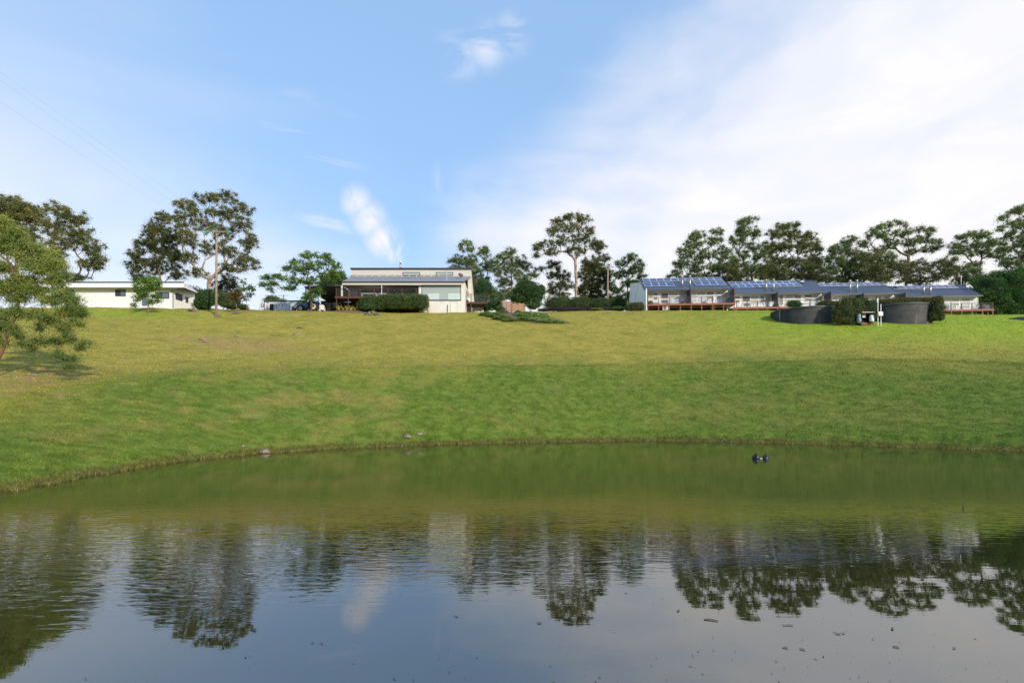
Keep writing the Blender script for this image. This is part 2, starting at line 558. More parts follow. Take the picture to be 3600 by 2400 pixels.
def ground(X, Y, rough=True):
    X = np.atleast_1d(np.asarray(X, float))
    Y = np.atleast_1d(np.asarray(Y, float))
    px = np.clip(1800 + F * X / np.maximum(Y, 0.5), -1800, 5400)
    ys = np.array([np.interp(px, _fp, _CY[k]) for k in range(7)])
    zs = np.array([np.interp(px, _fp, _CZ[k]) for k in range(7)])
    z = np.where(Y < ys[0], np.maximum(-(ys[0] - Y) * 0.4, -2.0), 0.0)
    for k in range(6):
        t = np.clip((Y - ys[k]) / (ys[k + 1] - ys[k]), 0, 1)
        z = z + np.where(Y >= ys[0], t * (zs[k + 1] - zs[k]), 0)
    z = z - 0.36 * np.interp(px, _fp, _EJ) * np.exp(-np.abs(Y - ys[0]) / 0.9)
    far = np.maximum(Y - ys[6], 0)
    z = z + np.minimum(far, 40) * 0.006
    z = np.where(Y > 118, z + (3.0 - z) * sstep(118, 420, Y), z)
    side = np.where(X < 0, (-X - 14.0) * 0.3, (X - 21.0) * 0.3)
    wgt = 1 - sstep(6, 11, Y)
    near = np.clip((2.4 - Y) * 0.55, -2.5, 0.42) + np.maximum(-Y - 2, 0) * 0.02
    z = z * (sstep(1.0, 3.5, Y)) + np.minimum(z, 0) * (1 - sstep(1.0, 3.5, Y))
    z = np.maximum(z, np.where(wgt > 0, np.minimum(side, 2.6) * wgt + (1 - wgt) * z, z))
    z = np.maximum(z, near)
    if rough:
        on = sstep(0.1, 0.9, z)
        z = z + on * (0.05 * np.sin(X * 0.9 + Y * 0.35) * np.sin(Y * 0.8 - X * 0.2)
                      + 0.04 * np.sin(X * 2.1 + 1.3) * np.sin(Y * 1.7 + X * 0.5) + 0.03 * np.sin(X * 0.37 - Y * 0.55 + 2))
    return z


def gz(X, Y):
    return float(ground(X, Y)[0])


def hit(px, py):
    """where the sight line through a pixel meets the hillside"""
    Y = np.arange(float(edgeY(px)) + 0.2, 95, 0.1)
    z = ground((px - 1800) / F * Y, Y)
    row = YH - (z - H) / Y * F
    i = int(np.argmax(row <= py)) if (row <= py).any() else int(np.argmin(row))
    return PX(px, Y[i]), float(Y[i]), float(z[i])


def zones(X, Y):
    px = np.clip(1800 + F * X / np.maximum(Y, 0.5), -1800, 5400)
    e, c = edgeY(px), crestY(px)
    n = 0.9 * np.sin(X * 0.31 + 1) + 0.7 * np.sin(X * 0.83 + Y * 0.2) + 0.4 * np.sin(X * 2.2)
    bank = 1 - sstep(-5.0, 8.5, (Y - c) - n * 1.6)
    leftfade = sstep(0, 520, px)
    bank = bank * (0.55 + 0.45 * np.maximum(leftfade, 1 - sstep(0.35, 0.8, (Y - e) / (c - e))))
    # bare reddish ground: left slope and the strip just above the crest
    soil = 0.72 * np.exp(-((px - 120) / 420.0) ** 2) * np.exp(-((Y - c - 3) / 7.0) ** 2)
    soil = np.maximum(soil, 0.75 * np.exp(-((Y - c - 1.6) / 1.3) ** 2) * sstep(300, 1000, px) * (1 - sstep(2300, 2900, px)))
    soil = np.maximum(soil, 0.8 * np.exp(-((px - 850) / 420.0) ** 2) * np.exp(-((Y - 50) / 7.0) ** 2))
    lush = sstep(2150, 2900, px) * sstep(0, 20, Y - c)
    lush = np.maximum(lush, 0.8 * np.exp(-((px - 420) / 260.0) ** 2) * np.exp(-((Y - 66) / 4.0) ** 2))
    return bank, soil, lush


def ground_colour(t, blade=False):
    tc = t.n('ShaderNodeTexCoord')
    v = tc.outputs['Object']
    bank = t.n('ShaderNodeAttribute', attribute_name='bank').outputs['Fac']
    soil = t.n('ShaderNodeAttribute', attribute_name='soil').outputs['Fac']
    lush = t.n('ShaderNodeAttribute', attribute_name='lush').outputs['Fac']
    n1 = t.noise(v, 0.09, 4, 0.6, 0.4)
    n2 = t.noise(v, 0.38, 5, 0.62, 0.3)
    n3 = t.noise(v, 1.6, 6, 0.65)
    n4 = t.noise(v, 9.0, 5, 0.7)
    n5 = t.noise(v, 34.0, 3, 0.7)
    st = t.noise(t.mapping(v, (0.5, 1.3, 1.3)), 1.7, 8, 0.72)
    # bank grass
    g = t.mix(t.smooth(n3, 0.3, 0.7), (0.084, 0.138, 0.013, 1), (0.140, 0.195, 0.028, 1))
    dry = t.smooth(t.math('ADD', n2, t.math('MULTIPLY', t.math('SUBTRACT', n1, 0.5), 0.9)), 0.46, 0.78)
    sepx = t.n('ShaderNodeSeparateXYZ')
    t.link(v, sepx.inputs[0])
    dry = t.math('MULTIPLY', dry, t.smooth(sepx.outputs[0], 6.0, -12.0, 0.45, 1.0))
    g = t.mix(t.math('MULTIPLY', dry, 0.85), g, (0.255, 0.215, 0.055, 1))
    # upper lawn
    u = t.mix(t.smooth(st, 0.28, 0.60), (0.185, 0.188, 0.022, 1), (0.355, 0.292, 0.058, 1))
    u = t.mix(t.smooth(t.math('ADD', n2, t.math('MULTIPLY', n3, 0.4)), 0.56, 1.15), u, (0.145, 0.165, 0.018, 1))
    lu = t.mix(t.smooth(st, 0.28, 0.60), (0.155, 0.265, 0.010, 1), (0.240, 0.335, 0.024, 1))
    u = t.mix(t.math('MULTIPLY', lush, 0.85), u, lu)
    c = t.mix(bank, u, g)
    sm = t.math('ADD', t.math('MULTIPLY', soil, 0.55), t.math('MULTIPLY', t.math('SUBTRACT', st, 0.5), 1.1))
    sm = t.math('ADD', sm, t.math('MULTIPLY', t.math('SUBTRACT', n3, 0.5), 1.1))
    sm = t.smooth(sm, 0.30, 0.50)
    sc = t.mix(n4, (0.30, 0.155, 0.07, 1), (0.34, 0.24, 0.12, 1))
    c = t.mix(t.math('MULTIPLY', sm, 0.75), c, sc)
    # fine blade-scale light and dark
    f = t.math('MULTIPLY', t.smooth(n4, 0.25, 0.75, 0.75, 1.22), t.smooth(n5, 0.25, 0.75, 0.62, 1.35))
    f = t.math('MULTIPLY', f, t.smooth(n3, 0.25, 0.75, 0.88, 1.12))
    mul = t.n('ShaderNodeVectorMath', operation='SCALE')
    t.link(c, mul.inputs[0])
    t.link(f, mul.inputs['Scale'])
    return mul.outputs[0], n4, n5, n3


def grass_ground_mat():
    m = bpy.data.materials.new('mown_grass')
    m.use_nodes = True
    t = NT(m.node_tree)
    b = t.nt.nodes['Principled BSDF']
    c, n4, n5, n3 = ground_colour(t)
    t.link(c, b.inputs['Base Color'])
    b.inputs['Roughness'].default_value = 0.9
    b.inputs['Specular IOR Level'].default_value = 0.15
    hgt = t.math('ADD', t.math('MULTIPLY', n4, 0.6), t.math('MULTIPLY', n5, 0.5))
    bn = t.n('ShaderNodeBump')
    bn.inputs['Strength'].default_value = 0.7
    bn.inputs['Distance'].default_value = 0.06
    t.link(hgt, bn.inputs['Height'])
    t.link(bn.outputs[0], b.inputs['Normal'])
    return m


def blade_mat():
    m = bpy.data.materials.new('grass_blades')
    m.use_nodes = True
    t = NT(m.node_tree)
    b = t.nt.nodes['Principled BSDF']
    c, *_ = ground_colour(t, True)
    tone = t.n('ShaderNodeAttribute', attribute_name='tone').outputs['Fac']
    s = t.n('ShaderNodeVectorMath', operation='SCALE')
    t.link(c, s.inputs[0])
    t.link(t.smooth(tone, 0, 1, 0.65, 1.35), s.inputs['Scale'])
    t.link(s.outputs[0], b.inputs['Base Color'])
    b.inputs['Roughness'].default_value = 0.7
    b.inputs['Specular IOR Level'].default_value = 0.2
    return m


GRASS = grass_ground_mat()
BLADE = blade_mat()

ax = np.concatenate([[-5000, -2500, -1200, -700, -400, -260, -190, -150], np.arange(-125, 125.1, 0.8), [150, 190, 260, 400, 700, 1200, 2500, 5000]])
ay = np.concatenate([[-3000, -1200, -500, -200, -100, -60, -40, -25], np.arange(-16, 60, 0.5), np.arange(60, 112, 1.0), [116, 122, 130, 145, 165, 200, 260, 340, 430, 700, 1500, 3000, 6000]])
GX, GY = np.meshgrid(ax, ay)
gx, gy = GX.ravel(), GY.ravel()
gzz = ground(gx, gy)
nx, ny = len(ax), len(ay)
idx = np.arange(nx * ny).reshape(ny, nx)
quads = np.stack([idx[:-1, :-1], idx[:-1, 1:], idx[1:, 1:], idx[1:, :-1]], -1).reshape(-1, 4)
zb, zs_, zl = zones(gx, gy)
land = np_mesh('ground', np.stack([gx, gy, gzz], 1), quads, GRASS, attrs={'bank': zb, 'soil': zs_, 'lush': zl}, smooth=True)
tag(land, kind='structure')


# ------------------------------------------------------------------ pond
def water_mat():
    m = bpy.data.materials.new('pond_water')
    m.use_nodes = True
    t = NT(m.node_tree)
    b = t.nt.nodes['Principled BSDF']
    tc = t.n('ShaderNodeTexCoord')
    v = tc.outputs['Object']
    n = t.noise(v, 0.15, 3)
    t.link(t.mix(n, (0.018, 0.020, 0.006, 1), (0.032, 0.028, 0.008, 1)), b.inputs['Base Color'])
    b.inputs['Roughness'].default_value = 0.006
    b.inputs['IOR'].default_value = 2.7
    sep = t.n('ShaderNodeSeparateXYZ')
    t.link(v, sep.inputs[0])
    x, y, _ = sep.outputs
    # a band of breeze ripples across the middle, calm near both shores
    warp = t.math('MULTIPLY', t.math('SUBTRACT', t.noise(t.mapping(v, (0.10, 0.16, 1)), 1.0, 3), 0.5), 3.0)
    yy = t.math('ADD', t.math('SUBTRACT', y, t.math('MULTIPLY', x, 0.28)), warp)
    band = t.math('MULTIPLY', t.smooth(yy, 5.0, 7.2), t.smooth(y, 13.0, 6.0, 0.22, 1.0))
    patch = t.smooth(t.noise(t.mapping(v, (0.25, 0.5, 1)), 1.0, 2), 0.30, 0.65, 0.35, 1.15)
    band = t.math('MULTIPLY', band, patch)
    rip = t.noise(t.mapping(v, (2.6, 10.0, 1), (0, 0, 0.16)), 1.0, 2, 0.4, 0.9)
    rip2 = t.noise(t.mapping(v, (4.5, 13.0, 1), (0, 0, -0.10)), 1.0, 2, 0.5, 0.3)
    slow = t.noise(t.mapping(v, (0.35, 1.1, 1)), 1.0, 2)
    hgt = t.math('ADD', t.math('MULTIPLY', rip, 1.0), t.math('MULTIPLY', rip2, 0.35))
    amp = t.math('ADD', t.math('MULTIPLY', band, 0.0058), 0.0002)
    hgt = t.math('MULTIPLY', hgt, amp)
    hgt = t.math('ADD', hgt, t.math('MULTIPLY', slow, 0.0006))
    bn = t.n('ShaderNodeBump')
    bn.inputs['Strength'].default_value = 1.0
    bn.inputs['Distance'].default_value = 1.0
    t.link(hgt, bn.inputs['Height'])
    t.link(bn.outputs[0], b.inputs['Normal'])
    return m


wx = np.linspace(-32, 40, 37)
wy = np.linspace(0.5, 37, 19)
WX, WY = np.meshgrid(wx, wy)
wi = np.arange(len(wx) * len(wy)).reshape(len(wy), len(wx))
wq = np.stack([wi[:-1, :-1], wi[:-1, 1:], wi[1:, 1:], wi[1:, :-1]], -1).reshape(-1, 4)
pond = np_mesh('pond_water', np.stack([WX.ravel(), WY.ravel(), np.zeros(WX.size)], 1), wq, water_mat(), smooth=True)
tag(pond, kind='structure')

# crumbling earth lip along the waterline
ep = np.arange(-1500, 5000, 14.0)
eY = edgeY(ep)
rows = []
jit = 0.06 * np.sin(ep * 0.11) + 0.05 * rng.standard_normal(len(ep))
for off, z in ((-0.25, -0.25), (-0.10, 0.02), (-0.02, 0.045), (0.10, 0.075), (0.55, None)):
    Yk = eY + off + (jit if z is not None and z > 0 else 0)
    Xk = (ep - 1800) / F * Yk
    zk = np.full(len(ep), z) + 0.03 * np.sin(ep * 0.05) if z is not None else ground(Xk, Yk) - 0.03
    rows.append(np.stack([Xk, Yk, zk], 1))
ev = np.concatenate(rows)
ne = len(ep)
ei = np.arange(len(ev)).reshape(5, ne)
eq = np.stack([ei[:-1, :-1], ei[:-1, 1:], ei[1:, 1:], ei[1:, :-1]], -1).reshape(-1, 4)
lip = np_mesh('bank_edge', ev, eq, mat('wet_edge_soil', (0.050, 0.058, 0.014), 0.95, var=0.5, vscale=4, bump=0.6, c2=(0.11, 0.12, 0.03), spec=0.1))
tag(lip, kind='structure')


# ------------------------------------------------------------------ grass geometry
def blades(name, X, Y, h, w, matr, label, dz=0.0):
    n = len(X)
    Z = ground(X, Y) + dz
    a = rng.uniform(0, 2 * math.pi, n)
    lean = rng.normal(0, 0.45, (n, 2)) * h[:, None]
    p0 = np.stack([X - np.cos(a) * w, Y - np.sin(a) * w, Z - 0.01], 1)
    p1 = np.stack([X + np.cos(a) * w, Y + np.sin(a) * w, Z - 0.01], 1)
    p2 = np.stack([X + lean[:, 0], Y + lean[:, 1], Z + h], 1)
    v = np.stack([p0, p1, p2], 1).reshape(-1, 3)
    f = np.arange(3 * n).reshape(-1, 3)
    zb, zs_, zl = zones(np.repeat(X, 3), np.repeat(Y, 3))
    o = np_mesh(name, v, f, matr, tone=rng.uniform(0, 1, n), attrs={'bank': zb, 'soil': zs_, 'lush': zl})
    tag(o, label, 'grass', kind='stuff')
    return o


def bank_scatter(n):
    px = rng.uniform(-250, 3850, n)
    e, c = edgeY(px), crestY(px)
    t = rng.uniform(0, 1, n) ** 1.25
    Y = e + 0.15 + t * (c - e + 1.5)
    return (px - 1800) / F * Y, Y


X, Y = bank_scatter(260000)
blades('grass', X, Y, rng.uniform(0.015, 0.05, len(X)) * (0.5 + Y / 40), rng.uniform(0.005, 0.014, len(X)) * (0.4 + Y / 22), BLADE,
       'short green and straw coloured grass on the bank above the pond')
n = 70000
px = rng.uniform(-150, 3750, n)
c = crestY(px)
Y = c + 1 + rng.uniform(0, 1, n) * (74 - c)
blades('grass', (px - 1800) / F * Y, Y, rng.uniform(0.02, 0.07, n), rng.uniform(0.03, 0.07, n), BLADE,
       'mown yellow green grass on the slope below the buildings')
# long pale fringe along the waterline
FR = leaf_mat('fringe_grass', [(0.06, 0.09, 0.02), (0.16, 0.18, 0.04), (0.28, 0.26, 0.07), (0.46, 0.38, 0.15)], 0.25)
n = 44000
px = rng.uniform(-400, 3850, n)
clump = 0.5 + 0.5 * np.sin(px * 0.045) * np.sin(px * 0.017 + 1)
Y = edgeY(px) + rng.normal(0.08, 0.16, n)
hh = rng.uniform(0.03, 0.12, n) * (0.45 + 0.75 * clump) * np.where(px > 1900, 0.7, 1.0)
X = (px - 1800) / F * Y
a = rng.uniform(0, 2 * math.pi, n)
w = 0.008 + 0.0004 * Y
Z = np.maximum(ground(X, Y), 0.0) + 0.05
p0 = np.stack([X - np.cos(a) * w, Y - np.sin(a) * w * 0.4, Z - 0.06], 1)
p1 = np.stack([X + np.cos(a) * w, Y + np.sin(a) * w * 0.4, Z - 0.06], 1)
p2 = np.stack([X + rng.normal(0, 0.07, n), Y - np.abs(rng.normal(0, 0.09, n)), Z + hh * rng.uniform(0.3, 1, n)], 1)
o = np_mesh('grass', np.stack([p0, p1, p2], 1).reshape(-1, 3), np.arange(3 * n).reshape(-1, 3), FR, tone=np.clip(rng.normal(0.5, 0.28, n), 0, 1))
tag(o, 'pale long grass fringe hanging over the waterline of the pond', 'grass', kind='stuff')

# coarse tufts and weeds, thickest low on the bank
n = 4500
px = rng.uniform(-200, 3800, n)
e, c = edgeY(px), crestY(px)
Y = e + 0.1 + (rng.beta(0.7, 2.2, n)) * (c - e) * 1.5
X = (px - 1800) / F * Y
keep = (np.sin(X * 0.7 + 1) * np.sin(Y * 0.9 + X * 0.3) + rng.normal(0, 0.5, n)) > 0.25
X, Y = np.repeat(X[keep], 7), np.repeat(Y[keep], 7)
X = X + rng.normal(0, 0.06, len(X))
Y = Y + rng.normal(0, 0.06, len(Y))
blades('grass', X, Y, rng.uniform(0.04, 0.12, len(X)), rng.uniform(0.004, 0.009, len(X)) * (0.5 + Y / 25), BLADE, 'coarse longer grass tufts scattered low on the bank')

# ------------------------------------------------------------------ vegetation builders
def leaf_quads(c, Lm, Wm, droop, r, spread=1.0):
    n = len(c)
    a = r.normal(0, 1, (n, 3)) * np.array([1, 1, 0.55]) * spread
    a[:, 2] -= droop
    a /= np.linalg.norm(a, axis=1)[:, None] + 1e-9
    q = r.normal(0, 1, (n, 3))
    b = np.cross(a, q)
    b /= np.linalg.norm(b, axis=1)[:, None] + 1e-9
    ln = (Lm * r.uniform(0.6, 1.3, n))[:, None]
    wd = (Wm * r.uniform(0.6, 1.3, n))[:, None]
    v = np.stack([c, c + a * ln * 0.45 + b * wd * 0.5, c + a * ln, c + a * ln * 0.45 - b * wd * 0.5], 1)
    return v.reshape(-1, 3), np.arange(4 * n).reshape(-1, 4)


def ring_tubes(segs, n=5):
    """segs: list of (p0, p1, r0, r1) -> verts, quads"""
    P0 = np.array([s[0] for s in segs])
    P1 = np.array([s[1] for s in segs])
    R0 = np.array([s[2] for s in segs])[:, None]
    R1 = np.array([s[3] for s in segs])[:, None]
    t = P1 - P0
    t /= np.linalg.norm(t, axis=1)[:, None] + 1e-9
    up = np.where(np.abs(t[:, 2:3]) < 0.9, np.array([[0, 0, 1.0]]), np.array([[0, 1.0, 0]]))
    s = np.cross(t, up)
    s /= np.linalg.norm(s, axis=1)[:, None] + 1e-9
    u = np.cross(s, t)
    vs = []
    for k in range(n):
        a = 2 * math.pi * k / n
        d = s * math.cos(a) + u * math.sin(a)
        vs.append(P0 + d * R0)
    for k in range(n):
        a = 2 * math.pi * k / n
        d = s * math.cos(a) + u * math.sin(a)
        vs.append(P1 + d * R1)
    v = np.stack(vs, 1).reshape(-1, 3)
    base = np.arange(len(segs))[:, None] * 2 * n
    f = []
    for k in range(n):
        k2 = (k + 1) % n
        f.append(np.concatenate([base + k, base + k2, base + n + k2, base + n + k], 1))
    return v, np.concatenate(f)


def tree(name, label, Y, trunk, blobs, leaf, bark, r0=0.22, rc=0.55, lpc=125, Lm=0.22, Wm=0.09, dens=1.0, droop=0.25,
         seed=1, group=None, flat=0.8, depth=0.85, ypos=None, tonebias=0.0, cat='tree', crownlabel=None, twig=0.016, base_z=None, hw=0.22):
    r = np.random.default_rng(seed)
    bx, by = PX(trunk[0][0], Y), Y
    bz = gz(bx, by) if base_z is None else base_z
    base = np.array([bx, by, bz])
    root = thing(name, label, cat, (bx, by, bz), 0, group)
    # trunk polyline
    tp = [np.array([0, 0, -0.2])]
    for px, py in trunk[1:]:
        tp.append(np.array([PX(px, Y) - bx, r.normal(0, 0.12), PZ(py, Y) - bz]))
    nodes = [tp[0]]
    par = [-1]
    for a, b in zip(tp[:-1], tp[1:]):
        k = max(1, int(np.linalg.norm(b - a) / 0.6))
        for i in range(1, k + 1):
            t = i / k
            p = a + (b - a) * t
            p = p + r.normal(0, 0.03, 3) * (i < k)
            nodes.append(p)
            par.append(len(nodes) - 2)
    # leaf clusters
    cl = []
    for (px, py, rx, ry) in blobs:
        c = np.array([PX(px, Y) - bx, 0, PZ(py, Y) - bz])
        ex, ez = rx / F * Y, ry / F * Y
        ed = depth * (ex + ez) / 2
        c[1] = r.uniform(-0.3, 0.3) * ed
        nb = max(2, int(1.5 * dens * math.pi * ex * ez / (rc * rc * 1.35) * (0.7 + 0.3 * ed / max(rc, 0.1) * 0.5)))
        d = r.normal(0, 1, (nb, 3))
        d /= np.linalg.norm(d, axis=1)[:, None]
        d *= (r.uniform(0, 1, nb) ** 0.42)[:, None]
        cl.append(c + d * np.array([ex, ed, ez]) * np.array([1 - 0.5 * rc / max(ex, rc), 1, 1 - 0.35 * rc / max(ez, rc)]))
    cl = np.concatenate(cl)
    top = nodes[-1]
    order = np.argsort(np.linalg.norm(cl - np.array(top), axis=1))
    cap = len(nodes) + 40 * len(cl)
    NA = np.zeros((cap, 3))
    NA[:len(nodes)] = np.array(nodes)
    cnt = len(nodes)
    par = par + [0] * (cap - cnt)
    ends = []
    trunk_n = cnt
    first = max(1, int(trunk_n * 0.45))
    for i in order:
        p = cl[i]
        dv = p - NA[first:cnt]
        dist = np.linalg.norm(dv, axis=1)
        hor = np.hypot(dv[:, 0], dv[:, 1])
        cost = dist + 1.6 * np.maximum(0, -(dv[:, 2]) + 0.9 * hor) + 0.2 * hor
        j = int(np.argmin(cost)) + first
        a = NA[j]
        ln = np.linalg.norm(p - a)
        k = max(1, int(ln / 0.55))
        bow = r.normal(0, 0.07 * ln, 3)
        bow[2] = -abs(bow[2]) * 0.6
        prev = j
        for s in range(1, k + 1):
            t = s / k
            q = a + (p - a) * t + bow * math.sin(math.pi * t) + (r.normal(0, 0.035, 3) if s < k else 0)
            if cnt >= cap - 1:
                break
            NA[cnt] = q
            par[cnt] = prev
            prev = cnt
            cnt += 1
        ends.append(prev)
    w = np.zeros(cnt)
    for e in ends:
        w[e] += 1
    for i in range(cnt - 1, 0, -1):
        w[par[i]] += w[i]
    tot = max(w[0], 1)
    rad = np.maximum(twig, 0.8 * r0 * (w / tot) ** 0.48)
    flare = np.exp(-np.maximum(NA[:cnt, 2], 0) / 0.8)
    rad = rad * (1 + 0.35 * flare * (np.arange(cnt) < trunk_n))
    segs = [(NA[par[i]], NA[i], rad[par[i]] if par[i] < trunk_n and i < trunk_n else min(rad[par[i]], rad[i] * 1.25), rad[i]) for i in range(1, cnt)]
    v, f = ring_tubes(segs, 6)
    np_mesh('trunk', v, f, bark, root, smooth=True)
    # leaves
    nC = len(cl)
    sz = r.uniform(0.7, 1.25, nC)
    C = np.repeat(cl, lpc, 0)
    S = np.repeat(sz, lpc)
    d = r.normal(0, 1, (len(C), 3))
    d /= np.linalg.norm(d, axis=1)[:, None]
    rr = np.minimum(np.abs(r.normal(0, 0.62, len(C))), 1.7)
    off = d * (rr * S * rc * 1.15)[:, None] * np.array([1.1, 1.1, flat])
    off[:, 2] += 0.12 * rc
    off[:, 2] -= 0.12 * (np.hypot(off[:, 0], off[:, 1]) ** 2) / rc
    P = C + off
    v, f = leaf_quads(P, Lm, Wm, droop, r)
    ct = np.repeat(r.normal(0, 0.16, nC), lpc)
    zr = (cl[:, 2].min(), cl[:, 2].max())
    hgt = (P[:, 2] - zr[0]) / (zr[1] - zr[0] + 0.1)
    tone = np.clip(0.36 + tonebias + ct + r.normal(0, 0.17, len(P)) + hw * (hgt - 0.5), 0, 1)  # tone rises with height: lit top and dark underside painted into the leaves
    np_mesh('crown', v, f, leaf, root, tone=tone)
    return root


def _ico(sub):
    import bmesh
    bm = bmesh.new()
    bmesh.ops.create_icosphere(bm, subdivisions=sub, radius=1.0)
    v = np.array([p.co[:] for p in bm.verts])
    f = np.array([[q.index for q in p.verts] for p in bm.faces])
    bm.free()
    return v, f


ICO3 = _ico(3)
ICO2 = _ico(2)
ICO1 = _ico(1)


def lump(d, ph, amp):
    return 1 + amp * (np.sin(d[:, 0] * 5 + ph) * np.sin(d[:, 2] * 6 + ph * 1.7) + 0.6 * np.sin(d[:, 1] * 9 + d[:, 0] * 7 + ph * 0.6))


def bush(name, label, Y, blobs, leaf, Lm=0.17, Wm=0.09, density=150, seed=1, group=None, depth=0.9, boxy=2.0, amp=0.08, cat='shrub',
         tonebias=0.0, base=None, stems=None, droop=0.0, sub=True, tipz=0.0):
    """blobs: (px, py, rx, ry[, dy]) ; boxy > 2 squares the form"""
    r = np.random.default_rng(seed)
    b0 = blobs[0]
    bx = PX(b0[0], Y)
    bz = gz(bx, Y) if base is None else base
    root = thing(name, label, cat, (bx, Y, bz), 0, group)
    cv, cf, lv, tones = [], [], [], []
    nv = 0
    for b in blobs:
        px, py, rx, ry = b[:4]
        dy = b[4] if len(b) > 4 else 0.0
        yy = Y + dy
        c = np.array([PX(px, yy) - bx, dy, PZ(py, yy) - bz])
        e = np.array([rx / F * yy, 0, ry / F * yy])
        e[1] = depth * (e[0] if boxy <= 2.01 else min(e[0], 1.6))
        ph = r.uniform(0, 6)

        def shape(d):
            k = (np.abs(d) ** boxy).sum(1) ** (-1.0 / boxy)
            return d * (k * lump(d, ph, amp))[:, None] * e
        v, f = ICO2
        cv.append(c + shape(v) * 0.86)
        cf.append(f + nv)
        nv += len(v)
        area = 4 * math.pi * ((e[0] * e[1]) ** 1.6 / 3 + (e[0] * e[2]) ** 1.6 / 3 + (e[1] * e[2]) ** 1.6 / 3) ** (1 / 1.6)
        n = int(area * density)
        d = r.normal(0, 1, (n, 3))
        d /= np.linalg.norm(d, axis=1)[:, None]
        d = d[d[:, 2] > -0.75]
        p = c + shape(d) * r.uniform(0.84, 1.05, len(d))[:, None]
        lv.append(p)
        cl = np.sin(d[:, 0] * 11 + ph) * np.sin(d[:, 1] * 9 + ph) * np.sin(d[:, 2] * 10 + ph * 2)
        tones.append(np.clip(0.4 + tonebias + 0.22 * cl + r.normal(0, 0.2, len(d)) + tipz * np.maximum(d[:, 2], 0), 0, 1))
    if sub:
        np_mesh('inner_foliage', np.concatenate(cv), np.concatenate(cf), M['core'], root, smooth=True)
    P = np.concatenate(lv)
    v, f = leaf_quads(P, Lm, Wm, droop, r)
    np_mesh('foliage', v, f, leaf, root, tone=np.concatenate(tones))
    if stems:
        mb = MB()
        for (pa, pb, rad) in stems:
            a = (PX(pa[0], Y) - bx, 0, PZ(pa[1], Y) - bz)
            b = (PX(pb[0], Y) - bx, 0.1, PZ(pb[1], Y) - bz)
            mb.tube([a, b], [rad, rad * 0.7], 6)
        mb.build('stem', M['bark'], root, True)
    return root


def strap_plant(name, label, px, py, Y, h, n, leaf, seed, group=None, wid=0.05, cat='plant', spread=0.9, z=None):
    """upright strappy or rosette leaves"""
    r = np.random.default_rng(seed)
    bx = PX(px, Y)
    bz = PZ(py, Y) if z is None else z
    root = thing(name, label, cat, (bx, Y, bz), 0, group)
    mb = MB()
    vs, fs, tn = [], [], []
    for i in range(n):
        a = r.uniform(0, 2 * math.pi)
        ln = h * r.uniform(0.6, 1.15)
        sp = spread * r.uniform(0.3, 1.0)
        o = len(vs) * 0
        dx, dy = math.cos(a), math.sin(a)
        sx, sy = -dy * wid / 2, dx * wid / 2
        pts = []
        for t in (0, 0.35, 0.7, 1.0):
            rr = ln * sp * t
            zz = ln * (t - 0.45 * sp * t * t)
            wv = (0.6, 1.0, 0.8, 0.05)[(0, 0.35, 0.7, 1.0).index(t)]
            pts.append(((dx * rr + sx * wv, dy * rr + sy * wv, zz), (dx * rr - sx * wv, dy * rr - sy * wv, zz)))
        b0 = len(vs)
        for p, q in pts:
            vs.append(p)
            vs.append(q)
        for k in range(3):
            fs.append((b0 + 2 * k, b0 + 2 * k + 1, b0 + 2 * k + 3, b0 + 2 * k + 2))
            tn.append(min(1, max(0, r.normal(0.6, 0.25))))
    np_mesh('leaf_rosette', np.array(vs), np.array(fs), leaf, root, tone=np.array(tn))
    st = MB()
    st.tube([(0, 0, -0.05), (0, 0, h * 0.35)], [0.035, 0.02], 6)
    st.build('stem', M['bark'], root)
    return root


def stone_mesh(seed, s=(1, 1, 1), sub=None):
    r = np.random.default_rng(seed)
    v, f = sub or ICO2
    ph = r.uniform(0, 6, 3)
    k = 1 + 0.22 * np.sin(v[:, 0] * 3 + ph[0]) * np.sin(v[:, 1] * 3.5 + ph[1]) + 0.14 * np.sin(v[:, 2] * 6 + ph[2]) + r.normal(0, 0.035, len(v))
    w = v * k[:, None] * np.array(s)
    w[:, 2] = np.maximum(w[:, 2], -0.35 * s[2])
    return w, f


# ------------------------------------------------------------------ trees
GUM = 'gum trees along the ridge'
tree('gum_tree', 'leftmost tall gum, spreading crown reaching the left frame edge', 92, [(60, 1090), (62, 980), (55, 930)],
     [(40, 740, 110, 50), (-40, 770, 100, 60), (100, 760, 70, 45), (20, 820, 90, 40), (-80, 850, 80, 60), (110, 830, 50, 35)], L['gum'], M['bark'], 0.34, seed=11, group=GUM, dens=0.9, tonebias=0.05)
tree('gum_tree', 'wide gum with layered dark clumps behind the left end of the shed', 86, [(238, 1085), (240, 990), (236, 960)],
     [(200, 740, 55, 32), (250, 765, 55, 40), (180, 800, 55, 40), (290, 820, 50, 36), (250, 850, 50, 40), (330, 870, 45, 36), (320, 930, 55, 28), (190, 880, 50, 40),
      (270, 975, 55, 18), (345, 910, 35, 24), (200, 940, 40, 24)], L['gum'], M['bark'], 0.30, seed=12, group=GUM, dens=0.85, tonebias=0.03)
tree('gum_tree', 'narrower pointed gum directly behind the right end of the shed', 94, [(563, 1090), (565, 1000), (562, 950)],
     [(568, 765, 30, 32), (545, 810, 50, 40), (600, 830, 40, 40), (510, 860, 42, 40), (570, 870, 55, 45), (480, 905, 36, 32), (535, 930, 50, 40), (610, 910, 45, 40),
      (470, 945, 34, 28), (505, 985, 55, 24), (620, 965, 45, 22), (450, 925, 16, 14)], L['gumd'], M['bark'], 0.28, seed=13, group=GUM, dens=0.95)
